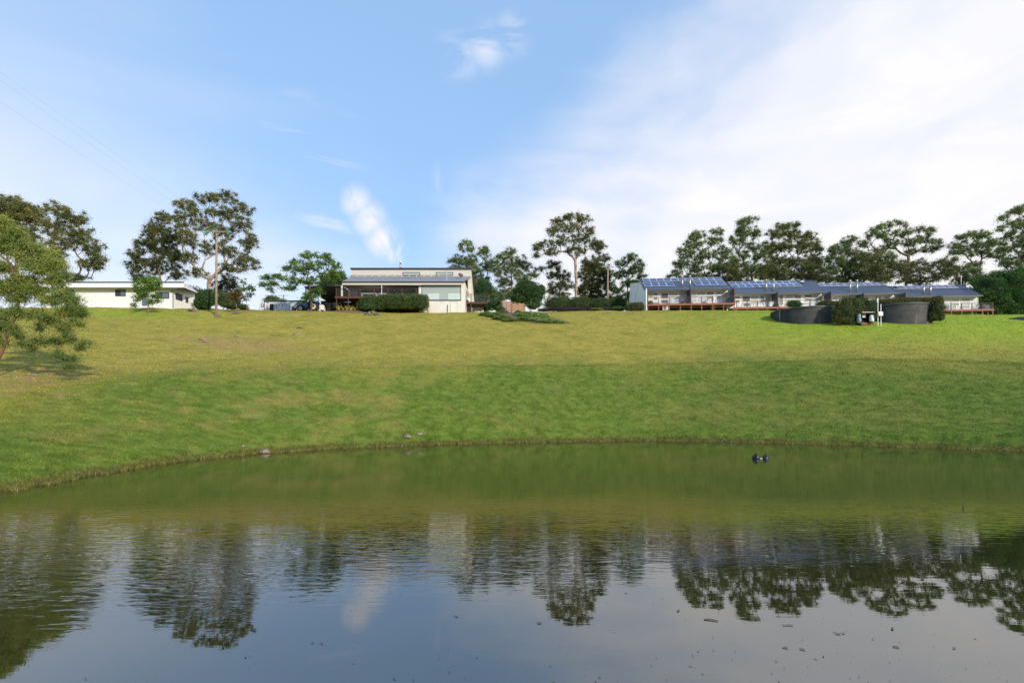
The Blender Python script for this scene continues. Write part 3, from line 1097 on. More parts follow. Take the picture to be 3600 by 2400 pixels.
tree('gum_tree', 'broad multi-limbed gum with orange brown trunk behind the near power pole', 90, [(735, 1095), (733, 1030), (735, 985), (737, 960)],
     [(730, 700, 50, 24), (790, 695, 55, 26), (650, 720, 46, 26), (860, 735, 42, 26), (700, 745, 45, 26), (790, 750, 60, 34), (640, 780, 50, 36), (710, 790, 45, 30),
      (850, 790, 45, 34), (780, 820, 50, 34), (670, 845, 50, 36), (870, 850, 42, 40), (800, 880, 45, 34), (730, 870, 40, 30), (850, 910, 45, 28), (890, 930, 26, 24), (670, 905, 40, 26), (810, 940, 60, 24), (690, 960, 50, 20)],
     L['gum'], M['barkpale'], 0.46, seed=14, group=GUM, dens=0.80, tonebias=0.02)
tree('gum_tree', 'small dark gum just right of the house roof', 104, [(1672, 1095), (1668, 1010), (1660, 970)],
     [(1640, 870, 36, 26), (1600, 915, 36, 24), (1650, 920, 46, 32), (1700, 890, 34, 26), (1715, 930, 34, 28), (1665, 965, 42, 28), (1600, 945, 30, 18), (1690, 990, 44, 24), (1650, 1020, 30, 24), (1710, 1040, 44, 24)],
     L['gumg'], M['bark'], 0.22, seed=15, group=GUM, dens=0.95)
tree('gum_tree', 'thin-stemmed gum between the small dark gum and the tall pale-trunked gum', 102, [(1797, 1090), (1799, 1000), (1796, 940), (1795, 890)],
     [(1795, 888, 34, 18), (1765, 915, 42, 26), (1825, 915, 40, 26), (1850, 940, 28, 20), (1745, 950, 38, 28), (1800, 950, 44, 26), (1770, 990, 40, 26), (1835, 985, 34, 26), (1790, 1030, 44, 22), (1850, 970, 30, 18), (1745, 1050, 40, 20), (1880, 960, 22, 22)],
     L['gumg'], M['bark'], 0.20, seed=16, group=GUM, dens=0.9)
tree('gum_tree', 'tall gum with smooth pale trunk standing behind the clipped hedges', 98, [(2024, 1085), (2026, 1000), (2024, 950), (2022, 915)],
     [(1965, 775, 34, 24), (2005, 765, 38, 18), (2055, 775, 36, 22), (1950, 815, 36, 24), (2010, 805, 44, 22), (2070, 810, 30, 24), (2040, 840, 44, 22), (1975, 845, 40, 22), (1925, 858, 34, 18), (1885, 872, 30, 18), (1940, 885, 38, 20),
      (2030, 880, 46, 22), (2085, 855, 30, 22), (1890, 895, 22, 14), (2110, 870, 34, 28), (2125, 905, 24, 22)],
     L['gum'], M['barkpale'], 0.33, seed=17, group=GUM, dens=0.9, tonebias=0.02)
tree('gum_tree', 'low dark gum filling in behind the tall pale-trunked gum', 106, [(2078, 1090), (2080, 1010), (2090, 950)],
     [(2085, 930, 50, 34), (2120, 960, 40, 34), (2060, 965, 40, 34), (2100, 1000, 52, 30), (2050, 1010, 40, 26), (2110, 1040, 50, 24), (2060, 1045, 40, 24), (2140, 1000, 30, 28)],
     L['gumd'], M['barkdark'], 0.24, seed=18, group=GUM, dens=1.2)
tree('gum_tree', 'ragged dark gum left of the pale trunk, above the leftmost clipped hedge', 104, [(1965, 1090), (1968, 1020), (1970, 960)],
     [(1950, 930, 36, 22), (1975, 965, 36, 24), (1935, 970, 26, 18), (1990, 1000, 34, 24), (1950, 1010, 34, 22), (1985, 1040, 30, 20), (1940, 1030, 30, 16), (1905, 945, 18, 14)],
     L['gumd'], M['barkdark'], 0.18, seed=19, group=GUM, dens=0.95)
tree('gum_tree', 'rounded gum with light green top beside the far right power pole', 100, [(2204, 1090), (2206, 1020), (2210, 970)],
     [(2215, 905, 34, 20), (2190, 925, 30, 20), (2245, 930, 28, 20), (2220, 955, 40, 22), (2180, 965, 34, 24), (2260, 965, 24, 26), (2205, 995, 36, 22), (2245, 1000, 30, 24), (2175, 1015, 30, 24), (2215, 1035, 34, 22), (2180, 1045, 24, 24)],
     L['light'], M['bark'], 0.20, seed=20, group=GUM, dens=0.9, tonebias=-0.12)
tree('gum_tree', 'dark gum rising behind the left end of the first solar roof', 97, [(2500, 1092), (2500, 1010), (2495, 970)],
     [(2455, 825, 36, 20), (2525, 815, 34, 16), (2440, 855, 46, 26), (2510, 850, 40, 22), (2410, 890, 40, 26), (2470, 895, 44, 26), (2540, 890, 44, 30), (2390, 930, 36, 24), (2450, 935, 50, 26), (2520, 940, 50, 30), (2570, 930, 36, 36),
      (2370, 965, 34, 18), (2430, 970, 50, 20), (2500, 975, 50, 20), (2345, 980, 16, 10)],
     L['gumg'], M['barkdark'], 0.34, seed=21, group=GUM, dens=0.95)
tree('gum_tree', 'tallest narrow gum behind the second flue pair of the solar roofs', 99, [(2640, 1092), (2642, 980), (2636, 930)],
     [(2605, 785, 22, 20), (2640, 775, 34, 18), (2620, 815, 44, 26), (2590, 850, 36, 30), (2655, 820, 26, 30), (2640, 870, 36, 24), (2605, 900, 40, 24), (2665, 900, 36, 28), (2620, 940, 44, 26), (2670, 950, 36, 26), (2600, 975, 36, 16)],
     L['gumg'], M['barkdark'], 0.28, seed=22, group=GUM, dens=0.9)
tree('gum_tree', 'broad domed gum behind the middle solar roofs', 100, [(2760, 1092), (2762, 1000), (2766, 960)],
     [(2755, 795, 40, 18), (2795, 790, 24, 14), (2720, 825, 36, 24), (2780, 825, 44, 24), (2840, 830, 30, 22), (2700, 870, 36, 28), (2750, 870, 46, 28), (2815, 870, 44, 30), (2870, 875, 26, 36), (2720, 920, 40, 28), (2780, 920, 50, 28), (2845, 925, 44, 34),
      (2700, 960, 36, 22), (2760, 970, 60, 22), (2840, 975, 50, 22), (2880, 920, 20, 26)],
     L['gum'], M['barkdark'], 0.34, seed=23, group=GUM, dens=1.1, tonebias=0.0)
tree('gum_tree', 'dark feathery tree between the domed gum and the wide gum at right', 97, [(2960, 1092), (2960, 1000), (2965, 930)],
     [(2985, 845, 34, 20), (2940, 875, 30, 22), (2980, 880, 40, 26), (2925, 905, 28, 26), (2965, 925, 46, 30), (2920, 950, 30, 28), (2980, 965, 44, 24), (2940, 985, 44, 18), (3015, 905, 24, 30)],
     L['gumg'], M['barkdark'], 0.24, seed=24, group=GUM, dens=1.1)
tree('gum_tree', 'wide spreading gum with brown limbs behind the third and fourth roofs', 103, [(3185, 1092), (3186, 980), (3182, 930)],
     [(3095, 795, 34, 14), (3140, 788, 34, 14), (3175, 790, 22, 16), (3065, 825, 36, 20), (3115, 825, 44, 20), (3165, 825, 40, 20), (3225, 810, 34, 14), (3265, 810, 28, 16), (3250, 840, 44, 18), (3295, 850, 24, 20), (3045, 855, 34, 18), (3130, 855, 44, 18), (3200, 855, 44, 18),
      (3270, 875, 44, 14), (3210, 885, 40, 14), (3090, 880, 36, 16), (3300, 870, 22, 14)],
     L['gumg'], M['bark'], 0.34, seed=25, group=GUM, dens=0.85)
tree('dense_tree', 'low dark olive tree mass behind the third roof with yellow green sprays', 94, [(3075, 1092), (3075, 1000), (3080, 940)],
     [(3060, 905, 50, 28), (3110, 905, 44, 28), (3040, 940, 44, 30), (3100, 945, 60, 34), (3150, 935, 44, 30), (3050, 975, 44, 22), (3110, 985, 60, 22), (3075, 960, 30, 40)],
     L['gum'], M['barkdark'], 0.24, rc=0.7, seed=26, dens=1.35, group='low trees behind the roofs')
tree('dense_tree', 'dark brownish tree directly behind the fourth solar roof', 96, [(3235, 1092), (3238, 1010), (3240, 950)],
     [(3190, 930, 40, 26), (3240, 925, 40, 24), (3210, 960, 50, 28), (3270, 950, 40, 28), (3240, 985, 60, 22), (3180, 985, 40, 20), (3305, 975, 40, 22), (3330, 950, 40, 30), (3345, 915, 40, 20), (3300, 925, 26, 20)],
     L['gumd'], M['bark'], 0.22, rc=0.7, seed=27, dens=1.2, group='low trees behind the roofs')
tree('gum_tree', 'open gum with dark upright stem behind the satellite dish', 106, [(3444, 1092), (3443, 970), (3446, 930)],
     [(3385, 835, 36, 20), (3425, 825, 36, 14), (3465, 830, 36, 16), (3360, 860, 30, 16), (3410, 860, 44, 20), (3460, 860, 44, 22), (3500, 850, 30, 20), (3385, 885, 40, 14), (3440, 890, 44, 16), (3500, 890, 40, 24), (3350, 890, 24, 14), (3420, 930, 36, 14), (3520, 920, 30, 20)],
     L['gumg'], M['barkdark'], 0.26, seed=28, group=GUM, dens=0.9)
tree('gum_tree', 'tall gum cut by the right frame edge', 92, [(3592, 1100), (3590, 980), (3585, 930)],
     [(3565, 745, 30, 20), (3600, 735, 34, 20), (3530, 765, 22, 18), (3570, 785, 36, 22), (3520, 805, 24, 16), (3610, 790, 40, 34), (3560, 825, 44, 22), (3610, 850, 40, 30), (3550, 865, 40, 24), (3590, 900, 46, 28), (3555, 930, 44, 20), (3605, 960, 36, 30), (3640, 880, 40, 60)],
     L['gumg'], M['barkdark'], 0.30, seed=29, group=GUM, dens=0.9)
bush('dense_tree', 'big round dense green tree at the right edge beside the last deck', 90,
     [(3480, 1020, 70, 55), (3545, 1000, 80, 50), (3590, 1050, 80, 60), (3500, 1065, 75, 42), (3440, 1055, 35, 45), (3620, 1000, 60, 60), (3470, 1088, 60, 20), (3560, 1090, 70, 20), (3630, 1090, 50, 24)], L['dense'], 0.24, 0.12, 150, 31, depth=0.6, amp=0.24, cat='tree', tonebias=0.05,
     stems=[((3540, 1104), (3540, 1050), 0.2)])
bush('background_shrub', 'low dark scrub seen in the gap between the hedges and first unit', 108, [(2160, 1070, 60, 28), (2080, 1075, 60, 24), (1980, 1078, 60, 22)], L['gumd'], 0.26, 0.14, 60, 32, amp=0.15, depth=0.4)
bush('background_shrub', 'far low scrub behind the caravan roof, left of the feathery tree', 120, [(955, 1055, 30, 18), (985, 1064, 36, 14)], L['gumg'], 0.24, 0.12, 60, 33, amp=0.2, depth=0.5)
bush('background_shrub', 'far dark scrub low between the shed and the near power pole', 100, [(690, 1050, 50, 40), (640, 1062, 30, 26)], L['gumd'], 0.26, 0.14, 70, 34, amp=0.2, depth=0.5)
tree('gum_tree', 'thin dark understorey gum right behind the near power pole', 98, [(800, 1090), (800, 1020), (800, 980)],
     [(800, 985, 44, 24), (770, 1010, 34, 22), (825, 1015, 28, 24), (790, 1040, 40, 22)], L['gumd'], M['barkdark'], 0.14, seed=35, dens=1.0, group=GUM)
tree('gum_tree', 'faint low tree behind the slatted timber fence', 110, [(1745, 1092), (1745, 1040), (1740, 1020)],
     [(1730, 1030, 40, 22), (1770, 1040, 34, 18), (1700, 1050, 30, 16), (1850, 1030, 30, 14)], L['gumg'], M['bark'], 0.12, seed=36, dens=0.9, group=GUM)
bush('dense_tree', 'dense green tree hidden half behind the right corner of the house', 97, [(1700, 1020, 36, 40), (1682, 1050, 26, 36)], L['dense'], 0.2, 0.11, 110, 37, amp=0.15, cat='tree', depth=0.8,
     stems=[((1695, 1095), (1695, 1040), 0.12)])

# feathery flowering tree beside the carport
tree('feathery_tree', 'spreading feathery green tree with dark limbs beside the carport', 74.5,
     [(1094, 1086), (1096, 1060), (1092, 1020), (1078, 985), (1085, 950)],
     [(1090, 900, 40, 18), (1150, 905, 34, 20), (1045, 925, 34, 16), (1110, 935, 50, 22), (1175, 935, 28, 24), (1010, 945, 30, 16), (1060, 950, 44, 20), (1150, 965, 44, 22), (985, 975, 36, 14), (1030, 980, 40, 18), (940, 975, 34, 14),
      (1185, 965, 22, 20), (960, 1000, 34, 14), (925, 1000, 20, 14), (1020, 1010, 36, 16), (955, 1018, 22, 12), (1085, 985, 40, 20), (1090, 1035, 28, 18), (1072, 1045, 22, 16), (1105, 1045, 26, 14), (1065, 1060, 20, 8), (1115, 1020, 20, 20)],
     L['fern'], M['barkdark'], 0.19, rc=0.42, lpc=60, Lm=0.30, Wm=0.075, dens=0.85, droop=0.25, flat=0.7, seed=41, twig=0.014, tonebias=0.02)
bush('dense_tree', 'dense rounded green tree behind the carport roof', 92, [(1185, 985, 40, 34), (1150, 1000, 34, 26)], L['dense'], 0.22, 0.12, 110, 42, amp=0.18, cat='tree', tonebias=0.08, depth=0.8,
     stems=[((1170, 1080), (1170, 1010), 0.14)])
tree('small_tree', 'small bushy green tree with forked stem in front of the shed', 65.5, [(522, 1096), (522, 1070), (518, 1045)],
     [(515, 990, 34, 16), (540, 985, 24, 14), (490, 1005, 30, 14), (530, 1012, 36, 16), (475, 1020, 18, 12), (555, 1005, 22, 14), (505, 1035, 30, 14), (540, 1040, 26, 14), (480, 1048, 20, 12), (525, 1060, 26, 12), (560, 1062, 14, 10), (472, 1075, 10, 10)],
     L['fern'], M['bark'], 0.10, rc=0.42, lpc=85, Lm=0.30, Wm=0.08, dens=0.8, droop=0.4, seed=43, twig=0.012, tonebias=0.06)
tree('small_tree', 'little rust-tinged round-headed sapling in a mulch ring', 68, [(829, 1098), (829, 1075), (828, 1060)],
     [(825, 1035, 22, 14), (845, 1040, 18, 12), (812, 1045, 14, 12), (830, 1055, 24, 10), (838, 1022, 14, 8)], L['rusty'], M['bark'], 0.05, rc=0.3, lpc=60, Lm=0.2, Wm=0.09, dens=0.8, seed=44, twig=0.01)
tree('small_tree', 'sparse pale-leaved sapling against the sky left of the caravan', 73, [(866, 1086), (867, 1060), (864, 1030)],
     [(857, 990, 14, 16), (870, 1010, 22, 16), (890, 1015, 14, 16), (850, 1022, 14, 14), (880, 1040, 20, 14), (862, 1050, 18, 12)], L['coverg'], M['bark'], 0.04, rc=0.34, lpc=24, Lm=0.2, Wm=0.12, dens=0.8, seed=45, twig=0.01)
bush('garden_shrub', 'dark green rounded shrub at the foot of the near power pole', 71.5, [(725, 1050, 34, 34), (710, 1070, 30, 20)], L['dense'], 0.2, 0.09, 150, 46, amp=0.16, droop=0.3)
bush('garden_shrub', 'loose mid green shrubbery right of the near power pole', 74, [(790, 1055, 30, 30), (815, 1072, 34, 16), (850, 1078, 24, 10)], L['hedge'], 0.18, 0.07, 110, 47, amp=0.22, tonebias=0.1, droop=0.3)
bush('round_tree', 'round dark leafy tree in front of the slatted fence', 75.5, [(1850, 1020, 44, 28), (1880, 1030, 34, 30), (1825, 1045, 32, 24), (1872, 1060, 32, 20), (1850, 1000, 30, 14), (1905, 1020, 12, 20)], L['dense'], 0.22, 0.09, 150, 48, amp=0.2, cat='tree', droop=0.35, depth=0.8,
     stems=[((1863, 1097), (1864, 1050), 0.07), ((1866, 1097), (1880, 1060), 0.05)])
bush('garden_shrub', 'lighter green leafy shrub under the round dark tree', 74.6, [(1872, 1075, 20, 14), (1890, 1065, 12, 16)], L['light'], 0.2, 0.08, 130, 49, amp=0.2, tonebias=0.0, droop=0.3)

# near drooping tree at the left edge
tree('drooping_tree', 'near olive green tree with fine drooping leaves filling the left edge', 27.0,
     [(-28, 1310), (0, 1262), (30, 1180), (50, 1120), (62, 1040), (50, 960), (30, 900)],
     [(10, 790, 50, 34), (60, 830, 50, 34), (-40, 830, 60, 50), (110, 870, 44, 30), (20, 870, 60, 36), (160, 890, 44, 30), (90, 915, 60, 32), (200, 925, 36, 26), (0, 935, 60, 36), (150, 945, 60, 30), (215, 965, 28, 24), (70, 985, 60, 32), (180, 985, 44, 26),
      (-20, 1000, 60, 40), (120, 1020, 50, 26), (220, 1035, 36, 26), (180, 1055, 44, 24), (260, 1060, 32, 28), (60, 1050, 40, 22), (285, 1095, 22, 26), (235, 1100, 40, 26), (130, 1100, 36, 18), (270, 1135, 24, 18), (210, 1145, 36, 20),
      (20, 1150, 50, 24), (-30, 1120, 50, 50), (70, 1180, 26, 16), (140, 1150, 20, 14), (295, 1200, 20, 18), (110, 1225, 22, 16), (275, 1215, 18, 14), (200, 1240, 28, 18), (235, 1255, 28, 16), (80, 1210, 16, 10), (245, 1285, 22, 14), (240, 1185, 34, 20), (150, 1195, 40, 18), (60, 1100, 44, 24), (200, 1195, 30, 18), (-10, 1200, 50, 20), (30, 1020, 50, 26), (165, 1120, 40, 22)],
     L['wattle'], M['barkred'], 0.085, rc=0.36, lpc=270, Lm=0.16, Wm=0.028, dens=1.75, droop=0.95, flat=0.75, seed=51, twig=0.006, tonebias=0.10, hw=0.35)

LOW = 'low trees behind the roofs'
for i, (px, Y_, bl, lf, lab) in enumerate((
        (2575, 95, [(2560, 950, 44, 24), (2600, 965, 44, 24), (2550, 980, 40, 16), (2610, 990, 50, 16)], 'gumd', 'low dark tree in the gap behind the first and second solar roofs'),
        (2700, 96, [(2690, 940, 40, 26), (2730, 955, 44, 26), (2680, 975, 44, 20), (2740, 985, 50, 18)], 'gum', 'low brownish tree behind the double row of solar panels'),
        (2860, 95, [(2830, 945, 44, 26), (2880, 945, 40, 30), (2860, 975, 50, 22), (2900, 980, 40, 20)], 'gumd', 'low dark tree behind the skylight end of the second roof'),
        (3010, 99, [(3005, 930, 40, 28), (3030, 965, 44, 24), (2990, 985, 44, 18)], 'gumg', 'low feathery tree behind the left part of the third roof'),
        (3390, 101, [(3370, 945, 40, 26), (3420, 960, 44, 26), (3380, 985, 44, 22), (3450, 985, 44, 22)], 'gumg', 'low tree behind the antenna mast of the last roof'))):
    tree('dense_tree', lab, Y_, [(px, 1092), (px, 1020), (px + 3, 990)], bl, L[lf], M['barkdark'], 0.18, rc=0.62, seed=140 + i, dens=1.15, group=LOW)

# ------------------------------------------------------------------ small shared models (built once, copied)
def sub_window(parent, x0, x1, z0, z1, y, pane, frame, fw=0.06, mull=0, name='window'):
    """window in a wall facing -y at plane y: proud frame, pane set in it"""
    fr = MB()
    fr.box(x0, x1, y - 0.07, y + 0.01, z1 - fw, z1)
    fr.box(x0, x1, y - 0.07, y + 0.01, z0, z0 + fw)
    fr.box(x0, x0 + fw, y - 0.07, y + 0.01, z0 + fw, z1 - fw)
    fr.box(x1 - fw, x1, y - 0.07, y + 0.01, z0 + fw, z1 - fw)
    for k in range(mull):
        xm = x0 + (x1 - x0) * (k + 1) / (mull + 1)
        fr.box(xm - fw * 0.4, xm + fw * 0.4, y - 0.06, y + 0.01, z0 + fw, z1 - fw)
    w = fr.build(name, frame, parent)
    edges = [x0 + fw] + [x0 + (x1 - x0) * (k + 1) / (mull + 1) for k in range(mull)] + [x1 - fw]
    for k in range(mull + 1):
        a = edges[k] + (fw * 0.4 if k else 0)
        b = edges[k + 1] - (fw * 0.4 if k < mull else 0)
        p = pane[k] if isinstance(pane, (list, tuple)) else pane
        MB().box(a, b, y - 0.03, y - 0.012, z0 + fw, z1 - fw).build('pane', p, w)
    return w


def air_conditioner(label, loc, rz=0.0, group='air conditioner units', s=1.0):
    t = thing('air_conditioner', label, 'air conditioner', loc, rz, group)
    MB().box(-0.44 * s, 0.44 * s, -0.16, 0.16, 0.06, 0.70 * s).build('casing', M['acwhite'], t)
    g = MB().lathe([(0.0, -0.175), (0.25 * s, -0.175), (0.27 * s, -0.158)], (-0.12 * s, 0, 0.38 * s), 20, axis='y').build('fan_grille', M['trim'], t)
    MB().lathe([(0.0, -0.195), (0.06 * s, -0.19), (0.065 * s, -0.17)], (-0.12 * s, 0, 0.38 * s), 12, axis='y').build('hub', M['acwhite'], g)
    for x in (-0.3, 0.3):
        MB().box((x - 0.05) * s, (x + 0.05) * s, -0.15, 0.15, 0.0, 0.057).build('foot', M['trim'], t)
    return t


def adirondack(material):
    """slatted lawn chair facing -y"""
    t = thing('lawn_chair', 'x', 'chair')
    b = MB()
    n = 7
    for k in range(n):
        a = (k - (n - 1) / 2) / ((n - 1) / 2)
        h = 0.98 - 0.16 * a * a
        x0, x1 = a * 0.22, a * 0.30
        b.hexa([(x0 - 0.037, 0.18, 0.25), (x0 + 0.037, 0.18, 0.25), (x0 + 0.037, 0.20, 0.25), (x0 - 0.037, 0.20, 0.25),
                (x1 - 0.045, 0.50, h), (x1 + 0.045, 0.50, h), (x1 + 0.045, 0.52, h), (x1 - 0.045, 0.52, h)])
    b.build('backrest', material, t)
    s = MB()
    for k in range(6):
        y = -0.32 + k * 0.1
        z = 0.36 - (y + 0.32) * 0.22
        s.box(-0.27, 0.27, y, y + 0.085, z - 0.02, z)
    s.build('seat', material, t)
    for sx in (-1, 1):
        MB().box(sx * 0.36 - 0.07, sx * 0.36 + 0.07, -0.36, 0.36, 0.56, 0.585).build('armrest', material, t)
        MB().box(sx * 0.33 - 0.03, sx * 0.33 + 0.03, -0.34, -0.22, 0.0, 0.558).build('leg', material, t)
        MB().hexa([(sx * 0.29 - 0.02, 0.38, 0.0), (sx * 0.29 + 0.02, 0.38, 0.0), (sx * 0.29 + 0.02, 0.50, 0.0), (sx * 0.29 - 0.02, 0.50, 0.0),
                   (sx * 0.29 - 0.02, -0.30, 0.24), (sx * 0.29 + 0.02, -0.30, 0.24), (sx * 0.29 + 0.02, -0.26, 0.36), (sx * 0.29 - 0.02, -0.26, 0.36)]).build('leg', material, t)
    return t


def bar_stool(material):
    t = thing('bar_stool', 'x', 'stool')
    MB().box(-0.19, 0.19, -0.17, 0.17, 0.80, 0.86).build('seat', material, t)
    for sx in (-1, 1):
        for sy in (-1, 1):
            MB().bar((sx * 0.27, sy * 0.23, 0), (sx * 0.14, sy * 0.13, 0.80), 0.065).build('leg', material, t)
    for z, k in ((0.26, 0.228), (0.52, 0.186)):
        for sy in (-1, 1):
            MB().box(-k, k, sy * k * 0.86 - 0.02, sy * k * 0.86 + 0.02, z, z + 0.06).build('foot_rail', material, t)
    return t


def patio_table(material, w=1.3, d=0.8, h=0.74):
    t = thing('patio_table', 'x', 'table')
    MB().box(-w / 2, w / 2, -d / 2, d / 2, h - 0.05, h).build('table_top', material, t)
    for sx in (-1, 1):
        for sy in (-1, 1):
            MB().box(sx * (w / 2 - 0.1) - 0.035, sx * (w / 2 - 0.1) + 0.035, sy * (d / 2 - 0.1) - 0.035, sy * (d / 2 - 0.1) + 0.035, 0, h - 0.052).build('leg', material, t)
    return t


def covered_barbecue(label, loc, w=1.3, h=1.05, rz=0.0):
    t = thing('covered_barbecue', label, 'barbecue', loc, rz, 'covered barbecues')
    v = []
    prof = [(0.0, 0.98), (0.45, 1.0), (0.72, 0.96), (0.86, 0.84), (0.95, 0.62), (1.0, 0.36)]
    m = MB()
    n = 20
    for z, k in prof:
        for i in range(n):
            a = 2 * math.pi * i / n
            ca, sa = math.cos(a), math.sin(a)
            x = math.copysign(abs(ca) ** 0.5, ca) * w / 2 * k
            y = math.copysign(abs(sa) ** 0.5, sa) * 0.32 * (0.6 + 0.4 * k)
            fold = 1 + 0.03 * math.sin(i * 2.3) * (1 - z)
            v.append((x * fold, y * fold, z * h))
    fs = []
    for r_ in range(len(prof) - 1):
        for i in range(n):
            fs.append((r_ * n + i, r_ * n + (i + 1) % n, (r_ + 1) * n + (i + 1) % n, (r_ + 1) * n + i))
    fs.append(tuple(range((len(prof) - 1) * n, len(prof) * n)))
    m.add(v, fs).build('cover', M['black'], t, True)
    for sx in (-1, 1):
        MB().lathe([(0.0, -0.03), (0.06, -0.03), (0.06, 0.03), (0.0, 0.03)], (sx * w * 0.36, -0.28, 0.06), 12, axis='y').build('wheel', M['rubber'], t)
    return t


def place(proto, used, label, loc, rz=0.0, group=None, s=1.0):
    o = proto if not used else copy_tree(proto)
    used.append(1)
    o.location = loc
    o.rotation_euler = (0, 0, rz)
    o.scale = (s, s, s)
    o['label'] = label
    if group:
        o['group'] = group
    return o


def satellite_dish(label, loc, rz, r=0.45, face=M['grey'], pole=0.7):
    t = thing('satellite_dish', label, 'satellite dish', loc, rz)
    prof = [(r * k / 6, 0.13 * r * (k / 6) ** 2 * 2) for k in range(7)]
    d = MB().lathe(prof, (0, 0, 0), 24)
    d.lathe([(a, b - 0.012) for a, b in prof], (0, 0, 0), 24)
    o = d.build('reflector', face, t, True, (0, -0.08, pole))
    o.rotation_euler = (math.radians(58), 0, 0)
    MB().tube([(0, 0, 0), (0, 0, pole - 0.05), (0, -0.06, pole)], 0.025, 6).build('mast', M['grey'], t)
    MB().tube([(0, -0.1, pole - 0.25), (0, -0.5, pole + 0.12)], 0.014, 5).build('feed_arm', M['grey'], t)
    return t


def flue(parent, x, y, z0, z1, r=0.13):
    f = MB().tube([(x, y, z0), (x, y, z1)], r, 14).build('flue', M['steel'], parent, True)
    MB().lathe([(r * 0.7, z1), (r * 1.35, z1 + 0.03), (r * 1.35, z1 + 0.12), (r * 0.5, z1 + 0.17), (0, z1 + 0.17)], (x, y, 0), 14).build('cowl', M['alu'], f)
    return f


_PANEL = {}


def solar_panel(parent, x, y, z, w, ln, ang, material):
    """panel lying on a roof that rises towards +y at angle ang; x, y, z = lower left corner"""
    key = (round(w, 2), round(ln, 2), material.name)
    if key not in _PANEL:
        m = MB()
        fw = 0.045
        m.box(0, w, 0, fw, 0, 0.045, 1).box(0, w, ln - fw, ln, 0, 0.045, 1).box(0, fw, fw, ln - fw, 0, 0.045, 1).box(w - fw, w, fw, ln - fw, 0, 0.045, 1)
        m.box(fw, w - fw, fw, ln - fw, 0.0, 0.036, 0)
        _PANEL[key] = m
        o = m.build('solar_panel', [material, M['alu']], parent)
        _PANEL[key] = o.data
    else:
        o = bpy.data.objects.new('solar_panel', _PANEL[key])
        col.objects.link(o)
        o.parent = parent
    o.location = (x, y, z)
    o.rotation_euler = (ang, 0, 0)
    return o


def solar_mat(name, c):
    m = bpy.data.materials.new(name)
    m.use_nodes = True
    t = NT(m.node_tree)
    b = t.nt.nodes['Principled BSDF']
    b.inputs['Roughness'].default_value = 0.12
    b.inputs['Coat Weight'].default_value = 0.6
    tc = t.n('ShaderNodeTexCoord')
    bt = t.n('ShaderNodeTexBrick')
    t.link(tc.outputs['Object'], bt.inputs[0])
    bt.offset = 0.0
    bt.inputs['Color1'].default_value = (*c, 1)
    bt.inputs['Color2'].default_value = (c[0] * 1.15, c[1] * 1.12, c[2] * 1.08, 1)
    bt.inputs['Mortar'].default_value = (c[0] * 1.9, c[1] * 1.7, c[2] * 1.3, 1)
    bt.inputs['Scale'].default_value = 1.0
    bt.inputs['Mortar Size'].default_value = 0.004
    bt.inputs['Brick Width'].default_value = 0.16
    bt.inputs['Row Height'].default_value = 0.16
    t.link(bt.outputs[0], b.inputs['Base Color'])
    return m


M['solar'] = solar_mat('blue_solar_cells', (0.020, 0.038, 0.145))
M['solargrey'] = solar_mat('grey_solar_cells', (0.055, 0.055, 0.062))

# ------------------------------------------------------------------ the four holiday units
U = {}


class UF:
    """local frame of a unit: x along the facade, y into the hill, z above the deck"""
    def __init__(self, px0, Y0, yaw, px_d, py_d):
        self.O = np.array([PX(px0, Y0), Y0])
        self.u = np.array([math.cos(yaw), math.sin(yaw)])
        self.v = np.array([-math.sin(yaw), math.cos(yaw)])
        self.yaw = yaw
        self.zd = 0.0
        self.zd = self.z(px_d, py_d, -2.2)

    def x(self, px, off=0.0):
        k = (px - 1800) / F
        O = self.O + off * self.v
        return (k * O[1] - O[0]) / (self.u[0] - k * self.u[1])

    def Y(self, px, off=0.0):
        return (self.O + off * self.v + self.x(px, off) * self.u)[1]

    def z(self, px, py, off=0.0):
        return PZ(py, self.Y(px, off)) - self.zd

    def w(self, x, y, z=0.0):
        p = self.O + x * self.u + y * self.v
        return (p[0], p[1], self.zd + z)


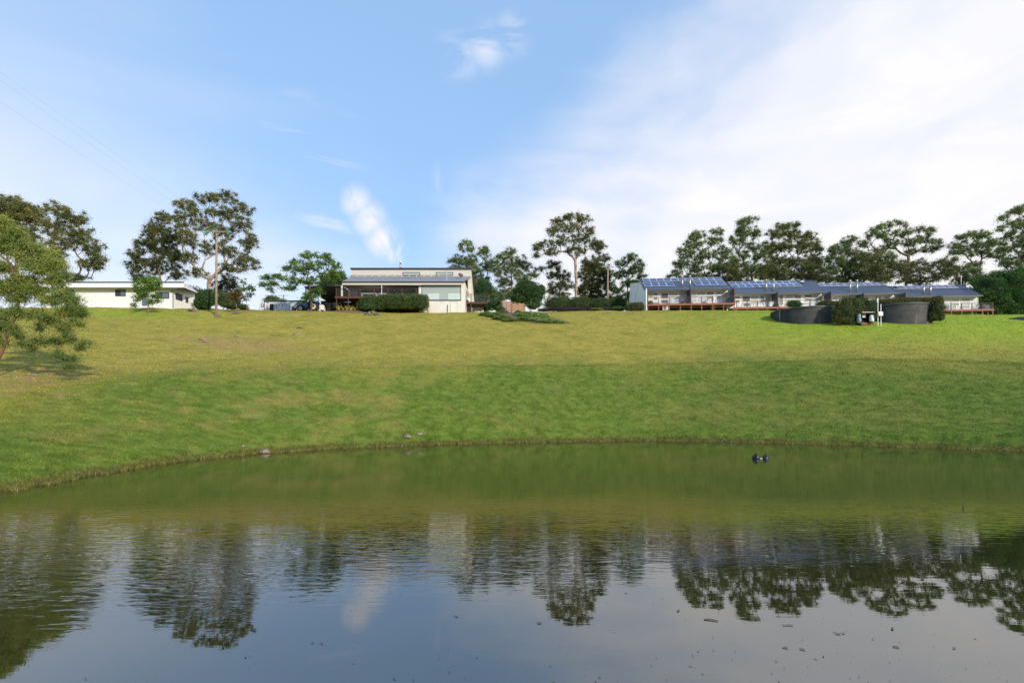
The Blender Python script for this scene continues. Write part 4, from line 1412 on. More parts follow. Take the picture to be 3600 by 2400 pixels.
def unit(key, label, px0, Y0, deck, eaveL, eaveR, ridge, fins, wins, posts, panels, flues, deck_px, rail_z=1.0, wall_right=None, endleft=False, deck_side=False, low=-1.15):
    fr = UF(px0, Y0, math.radians(-4.5), *deck)
    t = thing('holiday_unit', label, 'building', fr.w(0, 0, 0), fr.yaw, 'row of holiday units')
    OV, RD = -1.0, 3.3
    ze = fr.z(eaveL[0], eaveL[1], OV)
    xl, xr = fr.x(eaveL[0], OV), fr.x(eaveR, OV)
    zr = fr.z(ridge[0], ridge[1], RD)
    sl = (zr - ze) / (RD - OV)
    ang = math.atan(sl)
    wl, wr = xl + 0.15, (wall_right if wall_right is not None else xr - 0.25)
    # body
    b = MB()
    b.box(wl, wr, 0.0, 0.16, low + 0.9, ze + sl * 1.0 - 0.04)
    b.build('front_wall', M['white'], t)
    MB().box(wl + 0.01, wr - 0.01, 9.0, 9.2, low, ze).build('back_wall', M['white'], t)
    # sides with the roof profile; the left one carries on as the tall rear wing
    gab = [(0.02, low - 1.5), (0.02, ze + sl * (0.02 - OV) - 0.06), (RD, zr - 0.06), (RD + 0.25, zr - 0.42), (13.6, zr + 1.9), (14.9, ze + 0.3), (14.9, low - 1.5)]
    MB().prism(gab, wl - 0.13, wl - 0.002, 'x').build('side_wall', M['gable'] if endleft else M['charcoal'], t)
    MB().prism([(0.02, low - 1.5), (0.02, ze + sl * (0.02 - OV) - 0.06), (RD, zr - 0.06), (8.8, ze + 0.2), (8.8, low - 1.5)], wr + 0.002, wr + 0.13, 'x').build('side_wall', M['gable'], t)
    if endleft:
        # fin of the end wall carried out to the deck edge
        MB().prism([(-2.2, low - 1.0), (-2.2, ze - 0.05), (OV, ze + 0.0), (0.0, ze + sl * (-OV) - 0.06), (0.0, low - 1.0)], wl - 0.14, wl - 0.004, 'x').build('end_fin', M['gable'], t)
        MB().prism([(RD + 0.2, zr - 0.40), (RD + 0.2, zr - 0.30), (13.7, zr + 2.02), (13.7, zr + 1.92)], wl - 0.18, wl + 0.1, 'x').build('wall_capping', M['trim'], t)
    # roof sheet with ribs
    r = MB()
    th = 0.06
    r.hexa([(xl, OV, ze), (xr, OV, ze), (xr, RD, zr), (xl, RD, zr), (xl, OV, ze + th), (xr, OV, ze + th), (xr, RD, zr + th), (xl, RD, zr + th)])
    r.hexa([(xl, RD + 0.002, zr), (xr, RD + 0.002, zr), (xr, 9.3, ze - 0.1), (xl, 9.3, ze - 0.1), (xl, RD + 0.002, zr + th), (xr, RD + 0.002, zr + th), (xr, 9.3, ze + th - 0.1), (xl, 9.3, ze + th - 0.1)])
    nr = int((xr - xl) / 0.33)
    for k in range(nr + 1):
        x = xl + 0.03 + (xr - xl - 0.06) * k / nr
        z0, z1 = ze + th - 0.002, zr + th - 0.002
        r.hexa([(x - 0.03, OV + 0.005, z0), (x + 0.03, OV + 0.005, z0), (x + 0.03, RD - 0.01, z1), (x - 0.03, RD - 0.01, z1),
                (x - 0.018, OV + 0.005, z0 + 0.04), (x + 0.018, OV + 0.005, z0 + 0.04), (x + 0.018, RD - 0.01, z1 + 0.04), (x - 0.018, RD - 0.01, z1 + 0.04)])
    roof = r.build('roof', M['roof'], t)
    MB().prism([(RD - 0.16, zr - 0.02 + th), (RD, zr + th + 0.07), (RD + 0.16, zr - 0.02 + th), (RD, zr + th)], xl - 0.01, xr + 0.01, 'x').build('ridge_cap', M['roof'], roof)
    MB().box(xl, xr, OV - 0.13, OV - 0.004, ze - 0.07, ze + 0.065).build('gutter', M['trim'], roof)
    for xx in (xl - 0.035, xr + 0.005):
        MB().hexa([(xx, OV, ze - 0.12), (xx + 0.03, OV, ze - 0.12), (xx + 0.03, RD, zr - 0.12), (xx, RD, zr - 0.12),
                   (xx, OV, ze + th + 0.05), (xx + 0.03, OV, ze + th + 0.05), (xx + 0.03, RD, zr + th + 0.05), (xx, RD, zr + th + 0.05)]).build('barge_board', M['trim'], roof)
    MB().box(wl, wr, OV + 0.02, -0.004, ze - 0.09, ze - 0.05).build('soffit', M['white'], t)
    # fin walls between the apartments with timber posts on their outer edge
    for px in fins:
        x = fr.x(px, -2.15)
        f = MB().box(x - 0.06, x + 0.06, -2.10, -0.004, -0.02, ze - 0.095).build('fin_wall', M['charcoal'], t)
        MB().box(x - 0.075, x + 0.075, -2.22, -2.103, -0.02, ze - 0.06).build('edge_post', M['timberd'], f)
    # windows and doors
    for (a, c, pt, pb, kind) in wins:
        x0, x1 = fr.x(a), fr.x(c)
        z1, z0 = fr.z((a + c) / 2, pt), fr.z((a + c) / 2, pb)
        sub_window(t, x0, x1, max(z0, 0.03), min(z1, ze - 0.12), -0.002, M[kind], M['white'], 0.07)
    # deck
    d0, d1 = fr.x(deck_px[0], -2.2), fr.x(deck_px[1], -2.2)
    dk = MB().box(d0, d1, -2.2, -0.006, -0.045, 0.0).build('deck', M['timber'], t)
    MB().box(d0 - 0.02, d1 + 0.02, -2.25, -2.204, -0.27, 0.02).build('deck_fascia', M['timber'], dk)
    MB().box(d1 + 0.0205, d1 + 0.06, -2.2, -0.01, -0.27, -0.002).build('deck_fascia', M['timber'], dk)
    rl = MB()
    xs = [fr.x(p, -2.2) for p in posts]
    for x in xs:
        MB().box(x - 0.045, x + 0.045, -2.19, -2.10, 0.002, rail_z).build('rail_post', M['timberd'], dk)
        MB().box(x - 0.06, x + 0.06, -2.19, -2.07, low - 0.8, -0.05).build('stump', M['timber'], dk)
    MB().box(d0, d1, -2.20, -2.09, rail_z + 0.002, rail_z + 0.055).build('hand_rail', M['timberd'], dk)
    wi = MB()
    for k in range(7):
        z = 0.12 + k * 0.12
        wi.tube([(d0, -2.14, z), (d1, -2.14, z)], 0.004, 4)
    wi.build('rail_wires', M['wire'], dk)
    if deck_side:
        MB().box(d1 - 0.09, d1, -2.08, 0.0, rail_z + 0.002, rail_z + 0.055).build('hand_rail', M['timberd'], dk)
        for y in (-1.1, -0.1):
            MB().box(d1 - 0.09, d1, y - 0.045, y + 0.045, 0.002, rail_z).build('rail_post', M['timberd'], dk)
            MB().box(d1 - 0.12, d1, y - 0.06, y + 0.06, low - 0.8, -0.05).build('stump', M['timber'], dk)
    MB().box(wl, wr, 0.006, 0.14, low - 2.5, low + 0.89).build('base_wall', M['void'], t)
    # solar panels
    for (pa, pb_, py0, py1, n) in panels:
        def yat(px, py):
            y = 1.0
            for _ in range(25):
                zz = fr.z(px, py, y)
                y = y + ((zz - th - 0.05 - ze) / sl + OV - y) * 0.9
            return y
        y0 = yat(pa, py0)
        y1 = yat(pa, py1)
        x0, x1 = fr.x(pa, y0), fr.x(pb_, y0)
        w = (x1 - x0) / n
        ln = (y1 - y0) / math.cos(ang)
        for k in range(n):
            solar_panel(t, x0 + k * w, y0, ze + sl * (y0 - OV) + th + 0.09, w - 0.015, ln, ang, M['solar'])
    for (px, pt, pb) in flues:
        y = 0.6
        for _ in range(25):
            zz = fr.z(px, pb, y)
            y = y + ((zz - th - ze) / sl + OV - y) * 0.9
        x = fr.x(px, y)
        flue(t, x, y, fr.z(px, pb, y) - 0.2, fr.z(px, pt, y), 0.135)
    U[key] = (fr, t, ze, zr, sl)
    return t


unit('a', 'first holiday unit from the left, white end wall, three groups of solar panels', 2270, 79.2, (2276, 1069), (2266, 1020.5), 2569, (2255, 982), [2277, 2429, 2582],
     [(2278, 2296, 1030, 1049, 'blind'), (2297, 2313, 1029.5, 1041.5, 'beige'), (2297, 2313, 1042, 1055, 'beige'), (2323, 2350, 1029.5, 1051, 'screen'), (2323, 2350, 1052.5, 1068, 'screen'),
      (2351, 2383, 1028, 1042, 'blind'), (2351, 2383, 1043, 1068, 'whiteglass'), (2384, 2413, 1028, 1041, 'blind'), (2384, 2413, 1042, 1067, 'whiteglass'),
      (2430, 2447, 1026.5, 1066, 'whiteglass'), (2450, 2481, 1026, 1039, 'blind'), (2450, 2481, 1040, 1066, 'whiteglass'), (2482, 2509, 1025.5, 1039, 'beige'), (2482, 2509, 1040, 1065, 'beige'),
      (2518, 2535, 1025.5, 1037, 'beige'), (2518, 2535, 1038, 1051, 'beige'), (2536, 2558, 1025, 1050, 'blind')],
     [2277, 2316, 2353.5, 2392, 2430, 2467, 2506, 2544, 2582],
     [(2261, 2539, 991, 981.5, 11), (2267, 2372.5, 1008, 994.5, 4), (2446, 2553, 1004.5, 991, 4)],
     [(2398.5, 974, 1009.5), (2425.6, 973, 1009.5)], (2275, 2584), endleft=True)
unit('b', 'second holiday unit from the left, double row of ten solar panels', 2572, 83.0, (2735, 1078.5), (2572, 1033), 2903, (2562, 992.5), [2735, 2922],
     [(2583, 2601, 1041, 1052, 'beige'), (2583, 2601, 1053.5, 1066, 'beige'), (2609, 2637, 1040.5, 1062, 'screen'), (2609, 2637, 1063.5, 1078, 'screen'), (2638, 2667, 1040, 1054, 'blind'), (2638, 2667, 1055, 1078, 'blind'),
      (2671, 2688, 1039.5, 1065, 'beige'), (2689, 2710, 1039, 1062, 'blind'),
      (2737, 2754, 1037.5, 1076, 'beige'), (2760, 2789, 1037, 1052, 'blind'), (2760, 2789, 1053, 1076, 'blind'), (2790, 2817, 1037, 1052, 'beige'), (2790, 2817, 1053, 1076, 'blind'),
      (2827, 2855, 1036, 1046, 'screen'), (2827, 2855, 1047.5, 1060, 'beige'), (2857, 2888, 1036, 1059, 'blind')],
     [2590, 2627, 2663, 2699, 2735, 2773, 2810, 2848, 2886, 2921],
     [(2567, 2804, 1001.5, 992.5, 10), (2576, 2821, 1012, 1002.2, 10)],
     [(2693.5, 986, 1022), (2719.5, 985, 1022)], (2574, 2924))
unit('c', 'third holiday unit from the left, mostly hidden behind the climbing shrubs', 2890, 85.5, (2930, 1081), (2900, 1035.8), 3160, (2866, 999), [3038, 3185],
     [(2924, 2944, 1045, 1058, 'blind'), (2946, 2979, 1044.5, 1060, 'whiteglass'), (2985, 3010, 1044, 1060, 'beige'), (3042, 3072, 1042.5, 1056, 'whiteglass'), (3074, 3098, 1042, 1060, 'beige'), (3107, 3126, 1041.5, 1050, 'beige'), (3107, 3126, 1051, 1060, 'beige'), (3127, 3145, 1041.5, 1058, 'blind')],
     [2930, 2968, 3005, 3043, 3080, 3117, 3154, 3184],
     [(2880, 3118, 1008, 998, 10)],
     [(2988.5, 988, 1025), (3012.7, 987.5, 1025)], (2925, 3186))
unit('d', 'fourth holiday unit at the right end with satellite dish and open deck', 3172, 88.5, (3330, 1088.5), (3180, 1044.2), 3455, (3130, 1007.5), [],
     [(3200, 3230, 1054, 1085, 'whiteglass'), (3240, 3290, 1054, 1085, 'blind'), (3316, 3343, 1050.5, 1086, 'whiteglass'), (3345, 3371, 1050, 1064, 'blind'), (3345, 3371, 1065, 1086, 'beige'), (3378, 3407, 1049, 1060, 'beige'), (3378, 3407, 1061, 1085, 'blind'), (3409, 3438, 1048, 1085, 'whiteglass')],
     [3235, 3272, 3308, 3345, 3382, 3418, 3455, 3491],
     [(3144, 3371, 1017, 1006.5, 10)],
     [(3247, 998, 1034), (3271, 998, 1034)], (3230, 3494), deck_side=True)

# furniture and fittings of the units -------------------------------------------------
WCH, WST, WTB, BCH = adirondack(M['plastic']), bar_stool(M['plastic']), patio_table(M['plastic']), adirondack(M['brownwood'])
uc, us, ut, ub = [], [], [], []
fa, ta, zea, zra, sla = U['a']
fb, tb, zeb, zrb, slb = U['b']
fc, tcc, zec, zrc, slc = U['c']
fd, td, zed, zrd, sld = U['d']
CG, SG = 'white slatted lawn chairs', 'white bar stools on the decks'


def on(fr, px, off=-1.2):
    return fr.w(fr.x(px, off), off, 0.002)


place(WST, us, 'white bar stool left of the pair beside the brown chair, first unit', on(fa, 2366, -0.9), 0.1, SG)
place(WST, us, 'white bar stool right of the pair beside the brown chair, first unit', on(fa, 2379, -1.0), -0.2, SG)
place(BCH, ub, 'brown wooden slatted lawn chair on the first deck', on(fa, 2404, -1.3), math.radians(-60))
place(WCH, uc, 'low white lawn chair just right of the middle fin wall, first unit', on(fa, 2440, -0.8), math.radians(80), CG, 0.8)
place(WST, us, 'white bar stool left of the timber rail post, right half of first deck', on(fa, 2494, -0.9), 0.0, SG)
place(WST, us, 'white bar stool right of the timber rail post, right half of first deck', on(fa, 2513, -1.0), 0.2, SG)
place(WST, us, 'white bar stool farthest back against the blind, right half of first deck', on(fa, 2486, -0.5), 0.1, SG)
covered_barbecue('small dark covered barbecue in the left corner of the first deck', on(fa, 2286.5, -0.6), 0.75, 0.85)
covered_barbecue('large black covered barbecue at the right end of the first deck', on(fa, 2566, -1.0), 1.25, 1.0)
cab = thing('deck_cabinet', 'beige cabinet with dark lid on the first deck', 'cabinet', on(fa, 2304, -0.45), fa.yaw)
MB().box(-0.42, 0.42, -0.25, 0.25, 0.0, 0.50).build('body', M['blind'], cab)
MB().box(-0.48, 0.48, -0.29, 0.29, 0.502, 0.56).build('lid', M['trim'], cab)
place(WCH, uc, 'white lawn chair at the far left of the second deck', on(fb, 2604, -1.2), math.radians(200), CG)
place(WST, us, 'leftmost of the four white bar stools in a row, second deck', on(fb, 2645, -1.5), 0.05, SG)
place(WST, us, 'second from left of the four white bar stools in a row, second deck', on(fb, 2657, -1.5), -0.05, SG)
place(WST, us, 'third from left of the four white bar stools in a row, second deck', on(fb, 2671, -1.5), 0.1, SG)
place(WST, us, 'rightmost of the four white bar stools in a row, second deck', on(fb, 2682, -1.4), 0.0, SG)
place(WCH, uc, 'white lawn chair seen side-on right of the four bar stools', on(fb, 2692, -1.0), math.radians(110), CG)
place(WCH, uc, 'white lawn chair with its back turned beside the middle fin of the second unit', on(fb, 2708, -1.4), math.radians(180), CG)
place(WCH, uc, 'white lawn chair just right of the middle fin, second unit', on(fb, 2741, -1.0), math.radians(100), CG)
place(WCH, uc, 'white lawn chair by the shrub above the left tank', on(fb, 2757, -1.0), math.radians(-110), CG)
place(WTB, ut, 'white patio table between the shrub and the two white chairs above the left tank', on(fb, 2838, -0.9), fb.yaw, 'white patio tables')
place(WCH, uc, 'left of the two white chairs with backs turned above the left tank', on(fb, 2855, -1.5), math.radians(172), CG)
place(WCH, uc, 'right of the two white chairs with backs turned above the left tank', on(fb, 2876, -1.5), math.radians(184), CG)
covered_barbecue('black covered barbecue beside the right fin of the second unit', on(fb, 2902, -1.0), 1.2, 1.0)
place(WCH, uc, 'white lawn chair showing over the hedge on the third deck', on(fc, 2948, -1.2), math.radians(150), CG)
place(WTB, ut, 'white patio table on the last deck at right', on(fd, 3392, -1.0), fd.yaw, 'white patio tables')
place(WCH, uc, 'white lawn chair beside the covered barbecue on the last deck', on(fd, 3428, -1.3), math.radians(170), CG)
place(WCH, uc, 'white lawn chair nearest the red-tipped shrub on the last deck', on(fd, 3328, -1.2), math.radians(140), CG)
place(WST, us, 'white bar stool left of the table on the last deck', on(fd, 3362, -0.8), 0, SG)
covered_barbecue('black covered barbecue at the right end of the last deck', on(fd, 3462, -1.0), 1.5, 1.0)


def under(fr, px, off, zoff):
    p = fr.w(fr.x(px, off), off, 0)
    return (p[0], p[1], gz(p[0], p[1]) + zoff)


air_conditioner('white air conditioner under the left half of the first deck', under(fa, 2339.5, -1.9, 0.0), fa.yaw, s=0.98)
air_conditioner('air conditioner in the dark under the right half of the first deck', under(fa, 2506, -0.6, 0.1), fa.yaw, s=0.8)
air_conditioner('air conditioner half sunk behind the lawn under the second deck', under(fb, 2612, -1.9, -0.25), fb.yaw, s=0.9)
# dome skylight on the second roof, mast and dish on the last
y = 2.6
sk = MB()
sk.lathe([(0.42 * math.cos(a), 0.26 * math.sin(a)) for a in np.linspace(0, math.pi / 2, 7)], (0, 0, 0), 18)
sk.build('skylight_dome', M['plastic'], tb, True, (fb.x(2818, y), y, zeb + slb * (y + 1.0) + 0.07))
y = 0.9
satellite_dish('pale oval satellite dish on the right end of the last roof', fd.w(fd.x(3408, y), y, zed + sld * (y + 1.0)), 0.5, 0.52, M['grey'], 0.75)
y = 3.2
MB().tube([(fd.x(3379, y), y, zrd - 0.1), (fd.x(3379, y), y, fd.z(3379, 968, y))], 0.03, 6).build('antenna_mast', M['alu'], td)

# ------------------------------------------------------------------ the main house
HY = 78.0
RW, CL = 81.0, 83.4      # recess wall, clerestory
hx = PX
hbase = PZ(1100, HY)
house = thing('house', 'long cream house with clerestory, solar strip and glazed front room', 'building', (PX(1430, HY), HY, hbase))
ox, oy, oz = house.location


def hb(x0, x1, y0, y1, z0, z1, name, m, parent=house):
    return MB().box(x0 - ox, x1 - ox, y0 - oy, y1 - oy, z0 - oz, z1 - oz).build(name, m, parent)


zdk = PZ(1045, HY)           # deck level
ze_h = PZ(991, 77.4)         # eave
zt_h = PZ(972.5, CL)         # top of lower roof
zc_h = PZ(947, CL)           # top of clerestory
xL, xR = PX(1200, 77.4), PX(1631, 77.4)
xcL, xcR = PX(1236, CL), PX(1656, CL)
glL, glR = PX(1482, HY), PX(1621, HY)
# front room
hb(glL + 0.05, PX(1634, HY), HY, HY + 0.2, hbase - 0.8, PZ(1056, HY), 'lower_wall', M['cream'])
hb(PX(1472, HY), glL, HY - 0.02, HY + 0.2, hbase - 0.5, ze_h - 0.05, 'corner_pier', M['cream'])
hb(glR, PX(1634, HY), HY - 0.02, HY + 0.2, PZ(1056, HY) + 0.002, ze_h - 0.05, 'corner_pier', M['cream'])
hb(PX(1634, HY) - 0.18, PX(1634, HY) + 0.005, HY + 0.205, CL, hbase - 0.8, ze_h + 0.1, 'side_wall', M['cream'])
win = hb(glL, glR, HY - 0.05, HY + 0.12, PZ(1057, HY) - 0.02, PZ(1053.5, HY), 'picture_window', M['trim'])
hb(glL, glR, HY - 0.05, HY + 0.12, PZ(1000, HY), ze_h - 0.05, 'window_head', M['trim'], house)
for a in (glL, glR - 0.07):
    MB().box(a - ox, a + 0.07 - ox, -0.05, 0.12, PZ(1053.5, HY) + 0.002 - oz, PZ(1000, HY) - 0.002 - oz).build('frame', M['trim'], win)
MB().box(glL + 0.072 - ox, glR - 0.072 - ox, 0.02, 0.05, PZ(1053.5, HY) + 0.002 - oz, PZ(1000, HY) - 0.002 - oz).build('pane', M['roomglass'], win)
for a, c_ in ((1505, 1544), (1575, 1619)):
    MB().box(PX(a, HY) - ox, PX(c_, HY) - ox, 0.0, 0.015, PZ(1053.2, HY) - oz, PZ(1031, HY) - oz).build('frosted_pane', M['frostglass'], win)
# hatch door, drain post, row of small vents
dr = hb(PX(1584, HY), PX(1607, HY), HY - 0.025, HY - 0.003, PZ(1098, HY), PZ(1061, HY), 'hatch_door', M['cream'])
g_ = MB()
for (a, b_, c_, d_) in ((1583, 1584, 1098, 1060), (1607, 1608, 1098, 1060), (1583, 1608, 1060.6, 1060)):
    g_.box(PX(a, HY) - ox, PX(b_, HY) - ox, -0.03, -0.003, PZ(c_, HY) - oz, PZ(d_, HY) - oz)
g_.build('door_frame', M['boardgrey'], dr)
MB().box(PX(1601.5, HY) - ox, PX(1605, HY) - ox, -0.05, -0.027, PZ(1067, HY) - oz, PZ(1066, HY) - oz).build('handle', M['steel'], dr)
hb(PX(1572.2, HY), PX(1574.2, HY), HY - 0.08, HY - 0.004, PZ(1099, HY), PZ(1071.5, HY), 'downpipe', M['trim'])
for i, a in enumerate((1542.5, 1546.5, 1550.3, 1554.0, 1557.6)):
    hb(PX(a, HY), PX(a + 1.1, HY), HY - 0.02, HY - 0.003, PZ(1063.4, HY), PZ(1060.6 + 0.3 * (i % 2), HY), 'wall_numeral', M['grey'])
# recess behind the deck
hb(PX(1232, RW), PX(1474, RW), RW, RW + 0.15, zdk - 0.1, zt_h - 1.2, 'recess_wall', M['charcoal'])
hb(PX(1232, RW), PX(1259, RW), RW - 0.08, RW - 0.003, zdk, ze_h - 0.2, 'clad_panel', M['boardgrey'])
hb(PX(1226, RW), PX(1232, RW) - 0.003, RW - 0.12, RW + 0.1, zdk, ze_h - 0.2, 'recess_post', M['alu'])
hb(PX(1474, HY) + 0.01, PX(1474, HY) + 0.15, HY + 0.22, RW, zdk - 0.1, ze_h, 'recess_wall', M['boardgrey'])
for a, c_ in ((1262, 1310), (1312, 1345), (1348, 1388), (1392, 1430), (1433, 1470)):
    sub_window(house, PX(a, RW) - ox, PX(c_, RW) - ox, zdk + 0.05 - oz, ze_h - 0.35 - oz, RW - 0.002 - oy, M['darkglass'], M['trim'], 0.07, name='sliding_door')
# lower roof
r = MB()
th = 0.06
A = [(xL - ox, 77.4 - oy, ze_h - oz), (xR - ox, 77.4 - oy, ze_h - oz), (xcR - ox, CL - oy, zt_h - oz), (xL - ox, CL - oy, zt_h - oz)]
r.hexa(A + [(p[0], p[1], p[2] + th) for p in A])
for k in range(130):
    t_ = (k + 0.5) / 130
    x0 = xL + (xR - xL) * t_ - ox
    x1 = xL + (xcR - xL) * t_ - ox
    r.hexa([(x0 - 0.03, A[0][1] + 0.004, A[0][2] + th - 0.002), (x0 + 0.03, A[0][1] + 0.004, A[0][2] + th - 0.002), (x1 + 0.03, A[2][1], A[2][2] + th - 0.002), (x1 - 0.03, A[2][1], A[2][2] + th - 0.002),
            (x0 - 0.018, A[0][1] + 0.004, A[0][2] + th + 0.035), (x0 + 0.018, A[0][1] + 0.004, A[0][2] + th + 0.035), (x1 + 0.018, A[2][1], A[2][2] + th + 0.035), (x1 - 0.018, A[2][1], A[2][2] + th + 0.035)])
roofh = r.build('lower_roof', M['roofl'], house)
hb(xL, xR, 77.28, 77.396, ze_h - 0.1, ze_h + 0.06, 'gutter', M['trim'], roofh)
hb(xL + 0.1, xR - 0.1, 77.42, 77.5, ze_h - 0.42, ze_h - 0.02, 'fascia_beam', M['board'], house)
hb(xL + 0.1, PX(1480, 77.42), 77.42, RW - 0.01, ze_h - 0.47, ze_h - 0.424, 'soffit', M['boardgrey'], house)
# clerestory
hb(xcL, xcR, CL, CL + 0.2, zt_h - 0.6, zc_h, 'clerestory_wall', M['board'])
hb(xcL - 0.15, xcR + 0.1, CL - 0.25, CL + 0.35, zc_h + 0.002, zc_h + 0.2, 'roof_edge', M['trim'])
MB().hexa([(xcL - ox, CL + 0.36 - oy, zc_h - oz), (xcR - ox, CL + 0.36 - oy, zc_h - oz), (xcR - ox, 92 - oy, zc_h - 1.8 - oz), (xcL - ox, 92 - oy, zc_h - 1.8 - oz),
           (xcL - ox, CL + 0.36 - oy, zc_h + 0.1 - oz), (xcR - ox, CL + 0.36 - oy, zc_h + 0.1 - oz), (xcR - ox, 92 - oy, zc_h - 1.7 - oz), (xcL - ox, 92 - oy, zc_h - 1.7 - oz)]).build('upper_roof', M['roofl'], house)
for a, c_ in ((1416, 1477), (1533, 1593)):
    sub_window(house, PX(a, CL) - ox, PX(c_, CL) - ox, PZ(968.5, CL) - oz, PZ(957, CL) - oz, CL - 0.002 - oy, M['roomglass'], M['trim'], 0.07, name='highlight_window')
# tall right side wall and its back slope
sw = [(CL + 0.21 - oy, hbase - 0.8 - oz), (CL + 0.21 - oy, zc_h - 0.02 - oz), (CL + 0.8 - oy, zc_h - 0.15 - oz), (90.5 - oy, PZ(1060, 90.5) - oz), (90.5 - oy, hbase - 0.8 - oz)]
MB().prism(sw, xcR - 0.2 - ox, xcR - ox, 'x').build('side_wall', M['cream'], house)
hb(PX(1634, HY) + 0.01, xcR - 0.005, CL - 0.02, CL + 0.18, hbase - 0.8, zt_h - 0.62, 'side_wall', M['cream'])
hb(xcL, xcL + 0.2, CL + 0.21, 91, hbase - 0.8, zc_h - 0.8, 'side_wall', M['board'])
# solar strip along the top of the lower roof
ang_h = math.atan((zt_h - ze_h) / (CL - 77.4))
yp = 81.6
zp = ze_h + (zt_h - ze_h) * (yp - 77.4) / (CL - 77.4) + 0.14
x0, x1 = PX(1226, yp), PX(1541, yp)
for k in range(12):
    w_ = (x1 - x0) / 12
    solar_panel(house, x0 + k * w_ - ox, yp - oy, zp - oz, w_ - 0.02, 1.4, ang_h + 0.10, M['solargrey'])
flue(house, PX(1408, 85) - ox, 85 - oy, PZ(950, 85) - oz, PZ(923, 85) - oz, 0.15)
# deck posts, deck, rails
for a in (1200.5, 1203.8, 1342):
    hb(PX(a, 77.6) - 0.05, PX(a, 77.6) + 0.05, 77.55, 77.65, zdk, ze_h - 0.475, 'verandah_post', M['white'])
dkL, dkR = PX(1184, HY), PX(1474, HY) - 0.05
hd = hb(dkL, dkR, HY - 0.7, RW - 0.01, zdk - 0.05, zdk, 'deck', M['timberd'])
hb(dkL - 0.02, dkR, HY - 0.75, HY - 0.704, zdk - 0.32, zdk + 0.01, 'deck_fascia', M['timberd'], hd)
for a in (1183.5, 1224.5, 1266, 1316, 1364, 1413, 1463):
    x = PX(a, HY - 0.65)
    hb(x - 0.05, x + 0.05, HY - 0.70, HY - 0.60, zdk + 0.002, zdk + 1.18, 'rail_post', M['timberd'], hd)
    hb(x - 0.06, x + 0.06, HY - 0.70, HY - 0.58, hbase - 0.6, zdk - 0.052, 'stump', M['timberd'], hd)
hb(dkL - 0.03, dkR, HY - 0.70, HY - 0.60, zdk + 1.182, zdk + 1.235, 'hand_rail', M['timberd'], hd)
for a in (HY + 0.7, HY + 2.0):
    hb(dkL, dkL + 0.1, a, a + 0.1, zdk + 0.002, zdk + 1.18, 'rail_post', M['timberd'], hd)
hb(dkL - 0.02, dkL + 0.1, HY - 0.598, RW - 0.2, zdk + 1.182, zdk + 1.235, 'hand_rail', M['timberd'], hd)
wv = MB()
for k in range(8):
    z = zdk + 0.14 + k * 0.13 - oz
    wv.tube([(dkL - ox, -0.65, z), (dkR - ox, -0.65, z)], 0.004, 4)
wv.build('rail_wires', M['wire'], hd)
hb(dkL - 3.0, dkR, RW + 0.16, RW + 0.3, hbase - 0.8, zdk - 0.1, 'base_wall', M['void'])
# side deck on the right
sdL, sdR = PX(1638, 80), PX(1719, 80)
zs = PZ(1061, 80)
sd = hb(sdL, sdR, 80.0, 84.5, zs - 0.05, zs, 'side_deck', M['timberd'])
hb(sdL, sdR, 79.95, 79.996, zs - 0.3, zs + 0.01, 'deck_fascia', M['timberd'], sd)
for a in (1656, 1719):
    x = PX(a, 80)
    hb(x - 0.06, x + 0.06, 79.83, 79.945, hbase - 0.6, zs + 1.15, 'rail_post', M['timberd'], sd)
hb(sdL, sdR, 79.85, 79.95, zs + 1.152, zs + 1.2, 'hand_rail', M['timberd'], sd)
hb(sdL, sdL + 0.06, 79.955, 80.02, zs + 0.012, zs + 1.15, 'rail_post', M['timberd'], sd)
for x in (sdR - 0.06,):
    hb(x, x + 0.05, 84.3, 84.4, zs + 0.002, zs + 1.15, 'rail_post', M['timberd'], sd)
    hb(x, x + 0.05, 79.955, 84.3, zs + 1.152, zs + 1.2, 'hand_rail', M['timberd'], sd)
wv = MB()
for k in range(8):
    z = zs + 0.14 + k * 0.125 - oz
    wv.tube([(sdL - ox, 79.9 - oy, z), (sdR - ox, 79.9 - oy, z)], 0.004, 4)
wv.build('rail_wires', M['wire'], sd)
hb(PX(1660, 83), PX(1700, 83), 83.0, 83.15, hbase - 0.7, zs - 0.35, 'base_screen', M['cream'], sd)
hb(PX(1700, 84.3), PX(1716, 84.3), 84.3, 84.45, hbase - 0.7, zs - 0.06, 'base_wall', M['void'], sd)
# antenna on the roof
am = MB().tube([(PX(1571, 78.2) - ox, 78.2 - oy, PZ(990, 78.2) - oz), (PX(1571, 78.2) - ox, 78.2 - oy, PZ(953, 78.2) - oz)], 0.025, 6).build('antenna_mast', M['alu'], house)
ab = MB()
zz = PZ(953, 78.2) - oz
ab.tube([(PX(1560, 78.2) - ox, 0.2, zz + 0.02), (PX(1574, 78.2) - ox, 0.2, zz - 0.06)], 0.012, 5)
for i in range(5):
    xx = PX(1561 + i * 2.6, 78.2) - ox
    ab.tube([(xx, -0.1, zz), (xx, 0.5, zz)], 0.008, 4)
ab.build('antenna_boom', M['alu'], am)
satellite_dish('maroon satellite dish at the right end of the house roof', (PX(1618, 80.5), 80.5, ze_h + (zt_h - ze_h) * 3.1 / 6), 0.55, 0.42, M['timberd'], 0.55)
air_conditioner('air conditioner under the side deck at the right end of the house', (PX(1679, 80.3), 80.3, gz(PX(1679, 80.3), 80.3)), 0, s=0.95)
pot = thing('pot_plant', 'thin potted shrub in a black pot on the side deck of the house', 'pot plant', (PX(1643, 80.8), 80.8, zs + 0.002))
MB().lathe([(0.0, 0.0), (0.17, 0.0), (0.24, 0.42), (0.20, 0.42), (0.18, 0.36), (0, 0.36)], (0, 0, 0), 14).build('pot', M['terracotta'], pot)
